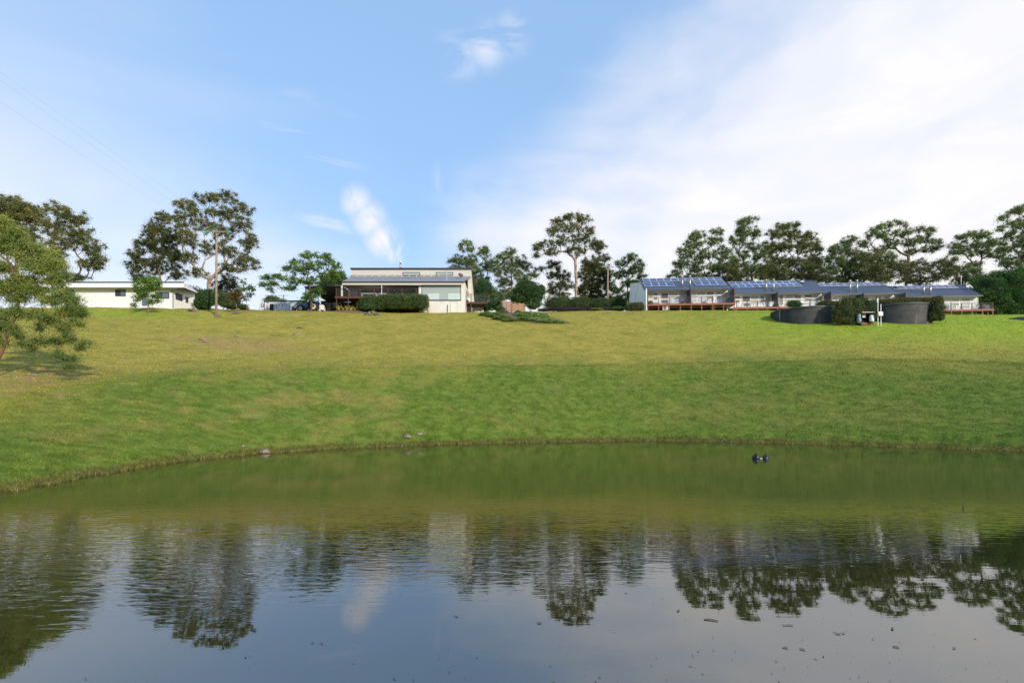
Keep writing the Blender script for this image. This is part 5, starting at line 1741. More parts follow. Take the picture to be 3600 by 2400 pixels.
MB().tube([(0, 0, 0.36), (0.03, 0, 1.0), (-0.05, 0.03, 1.9)], [0.02, 0.016, 0.008], 6).tube([(0.02, 0, 0.9), (0.25, 0.05, 1.7)], [0.014, 0.007], 5).build('stem', M['bark'], pot)
r_ = np.random.default_rng(5)
pc = np.concatenate([r_.normal((0.22, 0, 1.2), (0.12, 0.12, 0.25), (70, 3)), r_.normal((-0.05, 0, 1.75), (0.14, 0.12, 0.22), (60, 3))])
v, f = leaf_quads(pc, 0.2, 0.09, 0.2, r_)
np_mesh('foliage', v, f, L['hedge'], pot, tone=r_.uniform(0.2, 0.8, len(f)))
# deck furniture of the house
tbl = patio_table(M['plastic'], 2.4, 0.9, 0.74)
tbl.location = (PX(1300, 79), 79, zdk + 0.002)
tbl['label'] = 'long white table behind the deck rail of the house'
tbl['group'] = 'white patio tables'
place(WTB, ut, 'short white table behind the clipped hedge on the house deck', (PX(1345, 79), 79, zdk + 0.002), 0, 'white patio tables')

# ------------------------------------------------------------------ shed
SY = 72.0
sx1 = PX(608, SY)
szb = PZ(1075, SY)
zf0, zf1 = PZ(1011, SY - 0.7), PZ(993.5, SY - 0.7)
shed = thing('shed', 'long low white clad shed with dark trimmed skillion roof at left', 'building', (sx1, SY, szb))
sl_ = PX(150, SY) - sx1
back = 5.0
zbk = PZ(1027, SY + back) - szb
zfr = zf0 - szb
MB().box(sl_, 0, 0, 0.15, -0.8, zfr + 0.35).build('front_wall', M['shedwall'], shed)
MB().prism([(0.151, -0.8), (0.151, zfr + 0.5), (back, zbk - 0.02), (back, -0.8)], -0.15, 0, 'x').build('end_wall', M['shedwall'], shed)
MB().prism([(0.151, -0.8), (0.151, zfr + 0.5), (back, zbk - 0.02), (back, -0.8)], sl_, sl_ + 0.15, 'x').build('end_wall', M['shedwall'], shed)
MB().box(sl_, -0.16, back - 0.15, back, -0.8, zbk - 0.15).build('back_wall', M['shedwall'], shed)
xr_ = PX(646, SY - 0.7) - sx1
zt_ = zf1 - szb
rf = MB()
P = [(sl_ - 0.3, -0.70), (xr_, -0.70), (0.35, back + 0.3), (sl_ - 0.3, back + 0.3)]
rf.hexa([(p[0], p[1], (zt_ if p[1] < 0 else zbk + 0.02) - 0.08) for p in P] + [(p[0], p[1], (zt_ if p[1] < 0 else zbk + 0.02)) for p in P])
roof_s = rf.build('roof', M['trim'], shed)
MB().box(sl_ - 0.3, xr_, -0.76, -0.704, zf0 - szb, zt_ - 0.05).build('fascia_panel', M['shedwall'], roof_s)
MB().box(sl_ - 0.3, xr_ + 0.02, -0.80, -0.70, zt_ - 0.048, zt_ + 0.12).build('edge_capping', M['trim'], roof_s)
MB().box(sl_ - 0.3, xr_ + 0.02, -0.80, -0.70, zf0 - szb - 0.14, zf0 - szb - 0.002).build('edge_capping', M['trim'], roof_s)
MB().hexa([(sl_ - 0.3, -0.69, zf0 - szb - 0.06), (xr_, -0.69, zf0 - szb - 0.06), (0.05, -0.01, zf0 - szb - 0.06), (sl_ - 0.3, -0.01, zf0 - szb - 0.06),
           (sl_ - 0.3, -0.69, zf0 - szb - 0.01), (xr_, -0.69, zf0 - szb - 0.01), (0.05, -0.01, zf0 - szb - 0.01), (sl_ - 0.3, -0.01, zf0 - szb - 0.01)]).build('soffit', M['white'], roof_s)
MB().hexa([(xr_ + 0.003, -0.69, zf0 - szb), (xr_ + 0.04, -0.69, zf0 - szb), (0.40, back + 0.3, zbk - 0.12), (0.36, back + 0.3, zbk - 0.12),
           (xr_ + 0.003, -0.69, zt_), (xr_ + 0.04, -0.69, zt_), (0.40, back + 0.3, zbk + 0.04), (0.36, back + 0.3, zbk + 0.04)]).build('barge_board', M['shedwall'], roof_s)
for a, c_, pt, pb in ((225, 260, 1020, 1042), (406, 442, 1019, 1041), (547, 595, 1028, 1049)):
    sub_window(shed, PX(a, SY) - sx1, PX(c_, SY) - sx1, PZ(pb, SY) - szb, PZ(pt, SY) - szb, -0.002, [M['shedglass'], M['greyglass']], M['trim'], 0.09, 1)
dd = MB().box(PX(500, SY) - sx1, PX(520, SY) - sx1, -0.05, -0.003, 0.0, PZ(1028, SY) - szb).build('door', M['greyglass'], shed)
MB().box(PX(516.5, SY) - sx1, PX(518, SY) - sx1, -0.09, -0.053, 0.95, 1.05).build('handle', M['steel'], dd)


def side_win(y0, y1, z0, z1, n):
    fr_ = MB()
    for (a, b, c, d) in ((y0, y1, z1 - 0.07, z1), (y0, y1, z0, z0 + 0.07), (y0, y0 + 0.07, z0 + 0.07, z1 - 0.07), (y1 - 0.07, y1, z0 + 0.07, z1 - 0.07)):
        fr_.box(-0.01, 0.06, a, b, c, d)
    w = fr_.build('window', M['trim'], shed)
    for k in range(n):
        a = y0 + 0.07 + (y1 - y0 - 0.14) * k / n
        b = y0 + 0.07 + (y1 - y0 - 0.14) * (k + 1) / n
        MB().box(0.002, 0.03, a + 0.01, b - 0.01, z0 + 0.07, z1 - 0.07).build('pane', M['shedglass'], w)


def ysd(px):
    return sx1 / ((px - 1800) / F) - SY


side_win(ysd(617), ysd(640), PZ(1056, 73.4) - szb, PZ(1033, 73.4) - szb, 2)
side_win(ysd(652.5), ysd(661), PZ(1065, 75.3) - szb, PZ(1045, 75.3) - szb, 1)
MB().box(-0.03, 0.03, -0.03, 0.05, -0.3, zfr - 0.15).build('corner_trim', M['trim'], shed)
for a in (391,):
    MB().tube([(PX(a, SY) - sx1, -0.06, -0.2), (PX(a, SY) - sx1, -0.06, zfr)], 0.045, 8).build('downpipe', M['trim'] if a > 600 else M['shedwall'], shed)
MB().tube([(PX(603.5, SY) - sx1, -0.06, zfr - 0.55), (PX(603.5, SY) - sx1, -0.14, zfr - 0.4), (PX(603.5, SY) - sx1, -0.06, zfr - 0.25)], 0.05, 6).build('wall_lamp', M['trim'], shed)


# ------------------------------------------------------------------ power poles and wires
def power_pole(label, px, Y, py_top, arm_py, arm_l, arm_r, r=0.17, insul=True, z0=None):
    X = PX(px, Y)
    zb = gz(X, Y) if z0 is None else z0
    t = thing('power_pole', label, 'power pole', (X, Y, zb), 0, 'timber power poles')
    zt = PZ(py_top, Y) - zb
    za = PZ(arm_py, Y) - zb
    MB().tube([(0, 0, -0.5), (0.02, 0, zt * 0.5), (0.06, 0, zt)], [r, r * 0.88, r * 0.72], 12).build('pole', M['polewood'], t, True)
    xl, xr = PX(arm_l, Y) - X, PX(arm_r, Y) - X
    arm = MB().box(xl, xr, -r - 0.07, -r + 0.03, za - 0.06, za + 0.06).build('crossarm', M['polewood'], t)
    for s, xe in ((-1, xl * 0.35), (1, xr * 0.35)):
        MB().bar((s * 0.1, -r, za - 0.55), (xe, -r, za - 0.06), 0.05).build('brace', M['polewood'], t)
    if insul:
        for i, (x, z, m) in enumerate(((xl + 0.05, za + 0.14, 1), (xl + 0.2, za - 0.25, 1), (-0.12, zt + 0.0, 1), (xr - 0.05, za + 0.14, 1), (xr + 0.05, za - 0.25, 1))):
            prof = []
            for k in range(3):
                prof += [(0.05, k * 0.1), (0.15, k * 0.1 + 0.03), (0.13, k * 0.1 + 0.07), (0.05, k * 0.1 + 0.09)]
            MB().lathe(prof, (x, -r - 0.02, z - 0.12), 12).build('insulator', M['teal'], t, True)
    return t, X, zb, zt, za, xl, xr


pp, pX, pzb, pzt, pza, pxl, pxr = power_pole('nearest tall timber power pole with teal insulators beside the shed', 760, 66.0, 809, 816, 722, 803, 0.15)
power_pole('grey timber power pole behind the clipped hedges right of the tall pale-trunked gum', 2136, 92, 937, 940, 2115, 2157, 0.17, False)
power_pole('distant power pole whose crossarm shows above the caravan roof', 996, 150, 1036, 1039, 978, 1014, 0.16, False, 8.0)
for (x0, z0, py, x2, lab) in ((pxl + 0.05, pza + 0.05, 357, -27.5, 'lowest of three thin wires running from the near pole over the left sky'),
                              (-0.12, pzt, 282, -25.0, 'middle of three thin wires running from the near pole over the left sky'),
                              (pxr, pza + 0.05, 254, -22.5, 'topmost of three thin wires running from the near pole over the left sky')):
    a = np.array([pX + x0, 66.0 - 0.2, pzb + z0])
    Yk = 33.0
    k = np.array([-Yk, Yk, PZ(py, Yk)])
    dirv = (k - a)
    end = a + dirv * 2.9
    end[2] = k[2] + (k[2] - a[2]) * 0.6
    pts = []
    for t_ in np.linspace(0, 1, 40):
        # curve through the pole end, the sighted point and the far end
        s = t_ * 2.9
        xy = a[:2] + dirv[:2] * s
        q = 1 / 2.9
        l0 = (t_ - q) * (t_ - 1) / (q * 1)
        l1 = t_ * (t_ - 1) / (q * (q - 1))
        l2 = t_ * (t_ - q) / (1 - q)
        pts.append((xy[0], xy[1], a[2] * l0 + k[2] * l1 + end[2] * l2))
    o = MB().tube(pts, 0.005, 4).build('power_line', M['wire'])
    tag(o, lab, 'power line', 'wires from the near pole')
for i, (z0, z1, lab) in enumerate(((990, 980, 'upper thin wire spanning behind the trees right of the house'), (1004, 992, 'lower thin wire spanning behind the trees right of the house'))):
    pts = [(PX(1640 + 500 * t_, 92), 92.4, PZ(z0 + (z1 - z0) * t_ + 10 * math.sin(math.pi * t_), 92)) for t_ in np.linspace(0, 1, 20)]
    o = MB().tube(pts, 0.01, 4).build('power_line', M['rubber'])
    tag(o, lab, 'power line', 'wires to the far pole')

# ------------------------------------------------------------------ caravan
CY = 84.0
cx = PX(908, CY)
cz = PZ(1118, CY)
van = thing('caravan', 'pale grey caravan half hidden behind the brow and feathery tree', 'caravan', (cx, CY, cz))


def cvx(px):
    return PX(px, CY) - cx


def cvz(py):
    return PZ(py, CY) - cz


Wd = 2.3
xr2 = cvx(1076)
prof = [(0.0, 0.55), (0.0, cvz(1086)), (cvx(914), cvz(1066)), (cvx(920), cvz(1060)), (cvx(928), cvz(1058.5)), (xr2 - 0.3, cvz(1055.5)), (xr2, cvz(1060)), (xr2, 0.55)]
MB().prism(prof, 0, Wd, 'y').build('body', M['caravan'], van)
MB().hexa([(cvx(928), -0.03, cvz(1062)), (xr2 - 0.3, -0.03, cvz(1059.5)), (xr2 - 0.3, Wd + 0.03, cvz(1057.8)), (cvx(928), Wd + 0.03, cvz(1060.5)),
           (cvx(928), -0.03, cvz(1058)), (xr2 - 0.3, -0.03, cvz(1055)), (xr2 - 0.3, Wd + 0.03, cvz(1055)), (cvx(928), Wd + 0.03, cvz(1058))]).build('awning_roll', M['trim'], van)
MB().box(cvx(928.5), cvx(930.5), -0.02, -0.003, 0.6, cvz(1060.6)).build('corner_trim', M['trim'], van)


def van_panel(a, b, pt, pb, name, m, y=-0.012, parent=van):
    return MB().box(cvx(a), cvx(b), y - 0.02, -0.003, max(cvz(pb), 0.6), cvz(pt)).build(name, m, parent)


for a, b, pt, pb in ((917.5, 928, 1070.5, 1079.5), (972, 994, 1068, 1092), (997.5, 1018.5, 1067, 1092)):
    w = van_panel(a, b, pt, pb, 'window', M['trim'])
    MB().box(cvx(a + 1.5), cvx(b - 1.5), -0.045, -0.0335, max(cvz(pb - 1.5), 0.65), cvz(pt + 1.3)).build('pane', M['caravanw'], w)
w = van_panel(933, 948, 1069, 1110, 'hatch', M['white'])
MB().box(cvx(936), cvx(944.5), -0.045, -0.0335, 0.7, cvz(1071)).build('panel', M['blind'], w)
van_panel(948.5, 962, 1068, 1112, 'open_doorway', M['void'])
van_panel(964, 971, 1070, 1092, 'vent_panel', M['grey'])
for a, b, pt, pb in ((938, 944.5, 1063, 1065.5), (966, 969, 1063, 1066), (1021.5, 1024.5, 1061.5, 1064), (919, 926, 1065, 1067)):
    van_panel(a, b, pt, pb, 'marker_lamp', M['trim'])
for x in (3.3, 4.2):
    MB().lathe([(0, -0.02), (0.34, -0.02), (0.34, 0.2), (0, 0.2)], (x, 0.05, 0.34), 18, axis='y').build('wheel', M['rubber'], van)
MB().bar((0.0, Wd / 2, 0.6), (-1.3, Wd / 2, 0.5), 0.1).build('drawbar', M['trim'], van)

# ------------------------------------------------------------------ carport and what stands in it
KY = 79.0
kz = gz(PX(1130, KY), KY)
car = thing('carport', 'flat dark roofed carport with white posts left of the house', 'carport', (PX(1130, KY), KY, kz))
kx = car.location.x
kt0, kt1 = PZ(1011, 77.5) - kz, PZ(1005, 77.5) - kz
MB().hexa([(PX(1070, 77.5) - kx, -1.5, kt0 - 0.0), (PX(1198, 77.5) - kx, -1.5, kt0 + 0.25), (PX(1198, 77.5) - kx, 9, kt0 + 0.1), (PX(1070, 77.5) - kx, 9, kt0 - 0.15),
           (PX(1070, 77.5) - kx, -1.5, kt1 - 0.05), (PX(1198, 77.5) - kx, -1.5, kt1 + 0.2), (PX(1198, 77.5) - kx, 9, kt1 + 0.05), (PX(1070, 77.5) - kx, 9, kt1 - 0.2)]).build('roof', M['charcoal'], car)
for px, y in ((1075, -0.9), (1125.5, -0.9)):
    x = PX(px, KY + y) - kx
    p = MB().box(x - 0.09, x + 0.09, y - 0.09, y + 0.09, -0.2, kt0 - 0.02).build('post', M['white'], car)
    MB().bar((x + 0.05, y, kt0 - 0.55), (x + 0.5, y, kt0 - 0.02), 0.07).build('brace', M['slat'], p)
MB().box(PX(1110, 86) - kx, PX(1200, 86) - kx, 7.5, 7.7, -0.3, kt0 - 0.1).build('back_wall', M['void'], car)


def wheel(parent, x, y, z, r, w, rim=M['rim'], rr=0.55, name='wheel'):
    k = MB().lathe([(r * rr, -w / 2), (r * 0.86, -w / 2), (r, -w * 0.32), (r, w * 0.32), (r * 0.86, w / 2), (r * rr, w / 2)], (x, y, z), 28, axis='y')
    n = 22
    for i in range(n):
        a = 2 * math.pi * i / n
        c, s = math.cos(a), math.sin(a)
        k.bar((x + c * r * 0.97, y - w * 0.45, z + s * r * 0.97), (x + math.cos(a + 0.2) * r * 1.02, y + w * 0.0, z + math.sin(a + 0.2) * r * 1.02), 0.05, 0.05)
    o = k.build(name, M['rubber'], parent)
    MB().lathe([(0, -w * 0.1), (r * 0.2, -w * 0.12), (r * 0.22, -w * 0.3), (r * 0.45, -w * 0.3), (r * 0.5, -w * 0.48), (r * rr, -w * 0.48)], (x, y, z), 24, axis='y').build('rim', rim, o)
    MB().lathe([(0, -w * 0.36), (r * 0.13, -w * 0.34), (r * 0.14, -w * 0.2)], (x, y, z), 12, axis='y').build('hub', M['trim'], o)
    return o


TY = 77.0
tz = gz(PX(1104, TY), TY)
tr = thing('tractor', 'blue tractor with cream wheel rims partly behind the tree trunk', 'tractor', (PX(1103.5, TY), TY, tz))
wheel(tr, 0, -0.1, 0.78, 0.80, 0.42)
wheel(tr, 0, 1.35, 0.78, 0.80, 0.42)
wheel(tr, -2.0, 0.0, 0.5, 0.5, 0.28)
wheel(tr, -2.0, 1.25, 0.5, 0.5, 0.28)
hood = [(-2.7, 0.85), (-2.75, 1.2), (-2.5, 1.45), (-0.7, 1.55), (-0.55, 1.0), (-0.55, 0.8)]
MB().prism(hood, 0.32, 0.95, 'y').build('bonnet', M['blue'], tr)
MB().box(-2.4, 0.4, 0.42, 0.83, 0.5, 0.84).build('chassis', M['trim'], tr)
for y0 in (-0.35, 1.12):
    fn = MB()
    pts = [(0.98 * math.cos(a), 0.80 + 0.98 * math.sin(a)) for a in np.linspace(math.radians(15), math.radians(165), 14)]
    inn = [(0.92 * math.cos(a), 0.80 + 0.92 * math.sin(a)) for a in np.linspace(math.radians(165), math.radians(15), 14)]
    for i in range(13):
        a, b = pts[i], pts[i + 1]
        c_, d_ = inn[13 - i - 1], inn[13 - i]
        fn.hexa([(d_[0], y0, d_[1]), (c_[0], y0, c_[1]), (c_[0], y0 + 0.5, c_[1]), (d_[0], y0 + 0.5, d_[1]), (a[0], y0, a[1]), (b[0], y0, b[1]), (b[0], y0 + 0.5, b[1]), (a[0], y0 + 0.5, a[1])])
    f_ = fn.build('mudguard', M['blue'], tr)
    MB().hexa([(-0.7, y0 - 0.02, 1.58), (-0.2, y0 - 0.02, 1.83), (-0.2, y0, 1.83), (-0.7, y0, 1.58), (-0.7, y0 - 0.02, 1.68), (-0.2, y0 - 0.02, 1.9), (-0.2, y0, 1.9), (-0.7, y0, 1.68)]).build('white_stripe', M['white'], f_)
MB().box(-0.1, 0.4, 0.4, 0.9, 1.05, 1.2).box(0.35, 0.45, 0.4, 0.9, 1.2, 1.7).build('seat', M['black'], tr)
MB().tube([(-0.5, 0.63, 1.3), (-0.3, 0.63, 1.6)], 0.025, 6).lathe([(0.17, 0), (0.2, 0.02), (0.17, 0.04)], (-0.28, 0.63, 1.6), 14).build('steering_wheel', M['black'], tr)
MB().tube([(0.2, 0.0, 1.1), (0.25, 0.0, 2.35), (0.25, 1.25, 2.35), (0.2, 1.25, 1.1)], 0.04, 6).build('roll_bar', M['trim'], tr)
for y0 in (0.2, 1.05):
    MB().bar((-0.8, y0, 1.35), (-2.2, y0, 1.75), 0.1).bar((-2.2, y0, 1.75), (-3.3, y0, 0.6), 0.1).build('loader_arm', M['timberd'], tr)
MB().prism([(-3.2, 0.15), (-3.9, 0.12), (-3.85, 0.2), (-3.35, 0.28), (-3.25, 0.75), (-3.15, 0.75)], -0.1, 1.35, 'y').build('bucket', M['trim'], tr)

QY = 83.0
qz = gz(PX(1155, QY), QY)
ute = thing('parked_car', 'dark blue car parked in the shade of the carport', 'car', (PX(1160, QY), QY, qz))
body = [(-1.55, 0.42), (-1.62, 0.75), (-1.5, 0.95), (-0.95, 1.02), (-0.55, 1.5), (0.95, 1.52), (1.5, 1.05), (1.62, 0.95), (1.65, 0.42)]
MB().prism(body, 0, 1.65, 'y').build('body', M['blue'], ute)
MB().prism([(-0.82, 1.04), (-0.5, 1.42), (0.05, 1.42), (0.05, 1.04)], -0.015, -0.003, 'y').prism([(0.12, 1.04), (0.12, 1.42), (0.85, 1.42), (1.25, 1.06)], -0.015, -0.003, 'y').build('side_window', M['greyglass'], ute)
MB().hexa([(-0.96, 0.12, 1.04), (-0.94, 0.12, 1.04), (-0.94, 1.53, 1.04), (-0.96, 1.53, 1.04), (-0.58, 0.2, 1.49), (-0.56, 0.2, 1.49), (-0.56, 1.45, 1.49), (-0.58, 1.45, 1.49)]).build('windscreen', M['greyglass'], ute)
for x in (-1.0, 1.05):
    wheel(ute, x, 0.05, 0.31, 0.32, 0.2, M['alu'])
    wheel(ute, x, 1.6, 0.31, 0.32, 0.2, M['alu'])
for y in (0.15, 1.3):
    MB().box(-1.64, -1.56, y, y + 0.25, 0.72, 0.86).build('headlight', M['plastic'], ute)
place(WCH, uc, 'white lawn chair beside the white carport post', (PX(1134, 76.6), 76.6, gz(PX(1134, 76.6), 76.6)), math.radians(195), CG, 0.95)

# ------------------------------------------------------------------ planting round the house
bush('clipped_hedge', 'long boxy clipped hedge along the front of the house deck', 76.0, [(1415, 1064, 46, 28), (1470, 1064, 36, 28), (1365, 1064, 40, 27)], L['hedge'], 0.15, 0.085, 260, 61, boxy=3.6, amp=0.035, cat='hedge', depth=0.9, tipz=0.15)
bush('clipped_hedge', 'darker rounded bush joined to the left end of the deck hedge', 75.6, [(1300, 1066, 36, 24), (1275, 1074, 20, 20), (1330, 1068, 24, 26)], L['hedge'], 0.16, 0.08, 210, 62, boxy=2.6, amp=0.10, cat='hedge', depth=0.8, tonebias=-0.08)
bush('garden_shrub', 'small leafy shrub in front of the left end of the deck hedge', 74.6, [(1298, 1080, 22, 13)], L['dense'], 0.15, 0.07, 190, 63, amp=0.15, tonebias=0.1)
YG = 'yellow striped plants below the house deck'
for i, (px, lab) in enumerate(((1191, 'leftmost yellow striped strappy plant below the house deck'), (1206, 'second from left yellow striped strappy plant below the house deck'),
                               (1219, 'third from left yellow striped strappy plant below the house deck'), (1234, 'fourth from left yellow striped strappy plant below the house deck'),
                               (1247, 'rightmost yellow striped strappy plant, beside the dark hedge'))):
    strap_plant('striped_plant', lab, px, 1078, 75.7, 0.95, 26, L['yellow'], 70 + i, YG, 0.09, z=gz(PX(px, 75.7), 75.7) + 0.15)
mb = MB()
n = 28
top = [(PX(1180 + (1275 - 1180) * k / n, 75.4), 75.4 + 0.9 * math.sin(k * 0.9)) for k in range(n + 1)]
vs, fs = [], []
for j in range(7):
    for k in range(n + 1):
        px = 1168 + (1290 - 1168) * k / n
        Yk = 73.9 + 2.8 * j / 6
        x = PX(px, Yk)
        edge = math.sin(math.pi * k / n) * math.sin(math.pi * j / 6)
        vs.append((x, Yk, gz(x, Yk) - 0.04 + 0.32 * edge ** 0.6))
for j in range(6):
    for k in range(n):
        a = j * (n + 1) + k
        fs.append((a, a + 1, a + n + 2, a + n + 1))
o = mb.add(vs, fs).build('mulch_bed', M['mulch'], None, True)
tag(o, kind='structure')
strap_plant('spiky_plant', 'small spiky plant against the white lower wall beside the hedge', 1504, 1096, 77.2, 0.8, 16, L['gumd'], 81, None, 0.05, z=gz(PX(1504, 77.2), 77.2))


def stone_heap(label, px, py, n, spread, size, m, seed, name='stone_heap', cat='stones'):
    x, y, z = hit(px, py)
    t = thing(name, label, cat, (x, y, z))
    r = np.random.default_rng(seed)
    for i in range(n):
        a = r.uniform(0, 6.28)
        d = spread * r.uniform(0, 1) ** 0.6
        s = size * r.uniform(0.5, 1.2)
        v, f = stone_mesh(seed * 100 + i, (s, s * r.uniform(0.7, 1), s * r.uniform(0.45, 0.8)), ICO1 if n > 8 else ICO2)
        hgt = max(0, (1 - d / spread)) * spread * 0.38
        dx, dy = d * math.cos(a), d * math.sin(a) * 0.7
        o = np_mesh('stone', v, f, m if r.uniform() > 0.3 else M['palerock'], t)
        o.location = (dx, dy, gz(x + dx, y + dy) - z + hgt + s * 0.1)
        o.rotation_euler = (0, 0, r.uniform(0, 6))
    return t


stone_heap('heap of broken stones on the lawn in front of the house', 1308, 1106, 46, 1.2, 0.2, M['rock'], 3)
stone_heap('small heap of pale stones below the right part of the deck hedge', 1396, 1094, 12, 0.5, 0.14, M['palerock'], 4)
stone_heap('large red brown boulder pile on the lawn right of the shed', 682, 1095, 9, 0.75, 0.42, M['rock'], 5)
stone_heap('low pair of rocks on the lawn below the near power pole', 766, 1114, 4, 0.5, 0.22, M['palerock'], 6)
stone_heap('flat cluster of pink stones in front of the caravan', 990, 1089, 8, 0.8, 0.14, M['palerock'], 7)
RG = 'rocks scattered on the slope'
rocks = [(590, 1152, 0.22, 'small brown rock alone high on the left slope'), (430, 1258, 0.2, 'round pale rock below the near drooping tree branches'), (712, 1195, 0.45, 'large flat rock in bare soil on the left slope'),
         (722, 1203, 0.3, 'low red rock just below the largest flat rock'), (818, 1166, 0.14, 'tiny pale stone on the middle left slope'), (835, 1184, 0.35, 'long low reddish rock left of the small white marker'),
         (957, 1176, 0.2, 'small white topped marker stone in bare soil'), (1043, 1177, 0.5, 'round capped rock in bare soil below the carport'), (1055, 1154, 0.45, 'flat red rock above the round capped rock'),
         (1114, 1188, 0.12, 'left of two tiny pale stones right of the round capped rock'), (1162, 1187, 0.12, 'right of two tiny pale stones right of the round capped rock'), (1193, 1199, 0.14, 'small pale stone above a strip of bare soil'),
         (808, 1212, 0.16, 'flat pale stone low on the left slope'), (1362, 1191, 0.13, 'single tiny pale stone on the slope below the house'), (684, 1173, 0.12, 'tiny pale stone above the largest flat rock'),
         (120, 1318, 0.18, 'pale stone in bare soil under the drooping tree'), (205, 1272, 0.22, 'flat pale stone beside the hanging branch of the drooping tree')]
for i, (px, py, s, lab) in enumerate(rocks):
    x, y, z = hit(px, py)
    s *= 0.72
    v, f = stone_mesh(200 + i, (s * 1.3, s, s * 0.55))
    o = np_mesh('rock', v, f, M['rock'] if i in (0, 3, 5, 8, 2) else M['palerock'], smooth=True)
    o.location = (x, y, z + s * 0.02)
    tag(o, lab, 'rock', RG)
for i, (px, py, s, lab, m) in enumerate(((932, 1597, 0.26, 'brown boulder standing in the water at the left shore', 'rock'), (1432, 1540, 0.30, 'flat pink rock on the bank just above the waterline', 'rock'),
                                         (1475, 1530, 0.22, 'pale grey stone beside the flat pink rock on the bank', 'palerock'), (855, 1570, 0.14, 'small reddish stone in the grass above the shoreline boulder', 'rock'))):
    x, y, z = hit(px, py)
    if i == 0:
        y = float(edgeY(px)) - 0.15
        x, z = PX(px, y), 0.02
    s *= 0.75
    v, f = stone_mesh(300 + i, (s * 1.2, s, s * 0.7))
    o = np_mesh('rock', v, f, M[m], smooth=True)
    o.location = (x, y, z + s * 0.15)
    tag(o, lab, 'rock', 'rocks by the water')
for i, (px, lab) in enumerate(((829, 'red soil ring round the rust-tinged sapling'), (862, 'red soil ring round the sparse pale-leaved sapling'))):
    Y_ = 68.0 if i == 0 else 73.0
    x = PX(px, Y_)
    n = 20
    m = MB()
    vs = [(x, Y_, gz(x, Y_) + 0.09)]
    for k in range(n):
        a = 2 * math.pi * k / n
        rr = 0.62 * (1 + 0.15 * math.sin(3 * a + i))
        xx, yy = x + rr * math.cos(a), Y_ + rr * math.sin(a)
        vs.append((xx, yy, gz(xx, yy) + 0.01))
    m.add(vs, [(0, k + 1, (k + 1) % n + 1) for k in range(n)])
    tag(m.build('mulch_ring', M['mulch'], None, True), kind='structure')

# ------------------------------------------------------------------ slatted fence, garden bed, hedges
FY = 81.5
fz = PZ(1096, FY)
fen = thing('slatted_fence', 'golden timber slatted fence behind the round dark tree', 'fence', (PX(1800, FY), FY, fz))
fx = fen.location.x
zt = PZ(1060, FY) - fz
for a in (1758, 1780, 1800, 1820, 1846):
    MB().box(PX(a, FY) - fx - 0.05, PX(a, FY) - fx + 0.05, 0.0, 0.1, -0.3, zt + 0.03).build('post', M['slat'], fen)
ns = 13
proto = None
for (a, b) in ((1760, 1799), (1801, 1846)):
    x0, x1 = PX(a, FY) - fx, PX(b, FY) - fx
    first = None
    for k in range(ns):
        z = 0.02 + k * zt / ns
        hgt = zt / ns - (0.028 if a == 1760 else 0.016)
        if first is None:
            first = MB().box(x0, x1, -0.03, -0.004, 0, hgt).build('slat', M['slat'], fen, loc=(0, 0, z))
        else:
            share(first, fen, (0, 0, z), 'slat')
# garden bed: soil sheet with low mounds of ground cover
n = 40
vs, fs = [], []
for j in range(9):
    for k in range(n + 1):
        u_ = k / n
        pxk = 1692 + (2004 - 1692) * u_
        py_near = 1108 + 30 * min(1, u_ * 1.5) ** 0.8
        py_far = 1098 + (1132 - 1098) * max(0, (u_ - 0.45) / 0.55) ** 1.3
        py_ = py_near + (py_far - py_near) * j / 8
        x, y, z = hit(pxk, py_)
        edge = math.sin(math.pi * j / 8) ** 0.5 * math.sin(math.pi * u_) ** 0.5
        vs.append((x, y, gz(x, y) + 0.02 + 0.10 * edge))
for j in range(8):
    for k in range(n):
        a = j * (n + 1) + k
        fs.append((a, a + 1, a + n + 2, a + n + 1))
tag(MB().add(vs, fs).build('garden_bed', M['mulch'], None, True), kind='structure')
GG = 'ground cover mounds in the garden bed'
for i, (px, py, rx, ry, lf, lab) in enumerate((
        (1712, 1104, 26, 10, 'coverg', 'leftmost low green mound, at the corner of the house deck'), (1745, 1107, 30, 12, 'coverg', 'bright green mound in the front left of the garden bed'),
        (1765, 1116, 32, 9, 'coverg', 'flat green mound at the lower left edge of the garden bed'), (1822, 1100, 14, 11, 'hedge', 'small upright green clump at the back of the garden bed'),
        (1850, 1106, 40, 11, 'cover', 'broad grey green mound in the middle of the garden bed'), (1842, 1120, 34, 9, 'coverg', 'green mound along the front middle of the garden bed'),
        (1892, 1107, 34, 9, 'cover', 'grey green mound at the back right of the garden bed'), (1906, 1112, 24, 10, 'cover', 'dark blue green juniper-like mound right of centre'),
        (1880, 1124, 36, 9, 'cover', 'low grey mound at the lower edge right of centre'), (1925, 1127, 36, 9, 'cover', 'long low grey green mound near the right tip of the bed'),
        (1965, 1132, 24, 7, 'cover', 'smallest mound at the right tip of the garden bed'), (1793, 1124, 26, 7, 'coverg', 'thin green mound at the lower front of the garden bed'), (1765, 1097, 22, 8, 'hedge', 'dark bushy mound below the slatted fence'))):
    x, y, z = hit(px, py + ry * 0.6)
    bush('ground_cover', lab, y, [(px, YH - (z - H) / y * F - ry * 0.25, rx * 1.05, ry * 1.1)], L[lf], 0.13, 0.06, 420, 400 + i, GG, depth=0.7, amp=0.16, cat='ground cover', tonebias=0.22)
strap_plant('rosette_plant', 'pale green rosette plant beside the side deck post', 1730, 1090, 77.2, 0.75, 34, L['light'], 91, None, 0.09, z=gz(PX(1730, 77.2), 77.2) + 0.1)
bush('garden_shrub', 'dark round shrub right of the side deck rail', 79.5, [(1738, 1072, 26, 20), (1722, 1080, 14, 14)], L['dense'], 0.16, 0.08, 180, 92, amp=0.12)
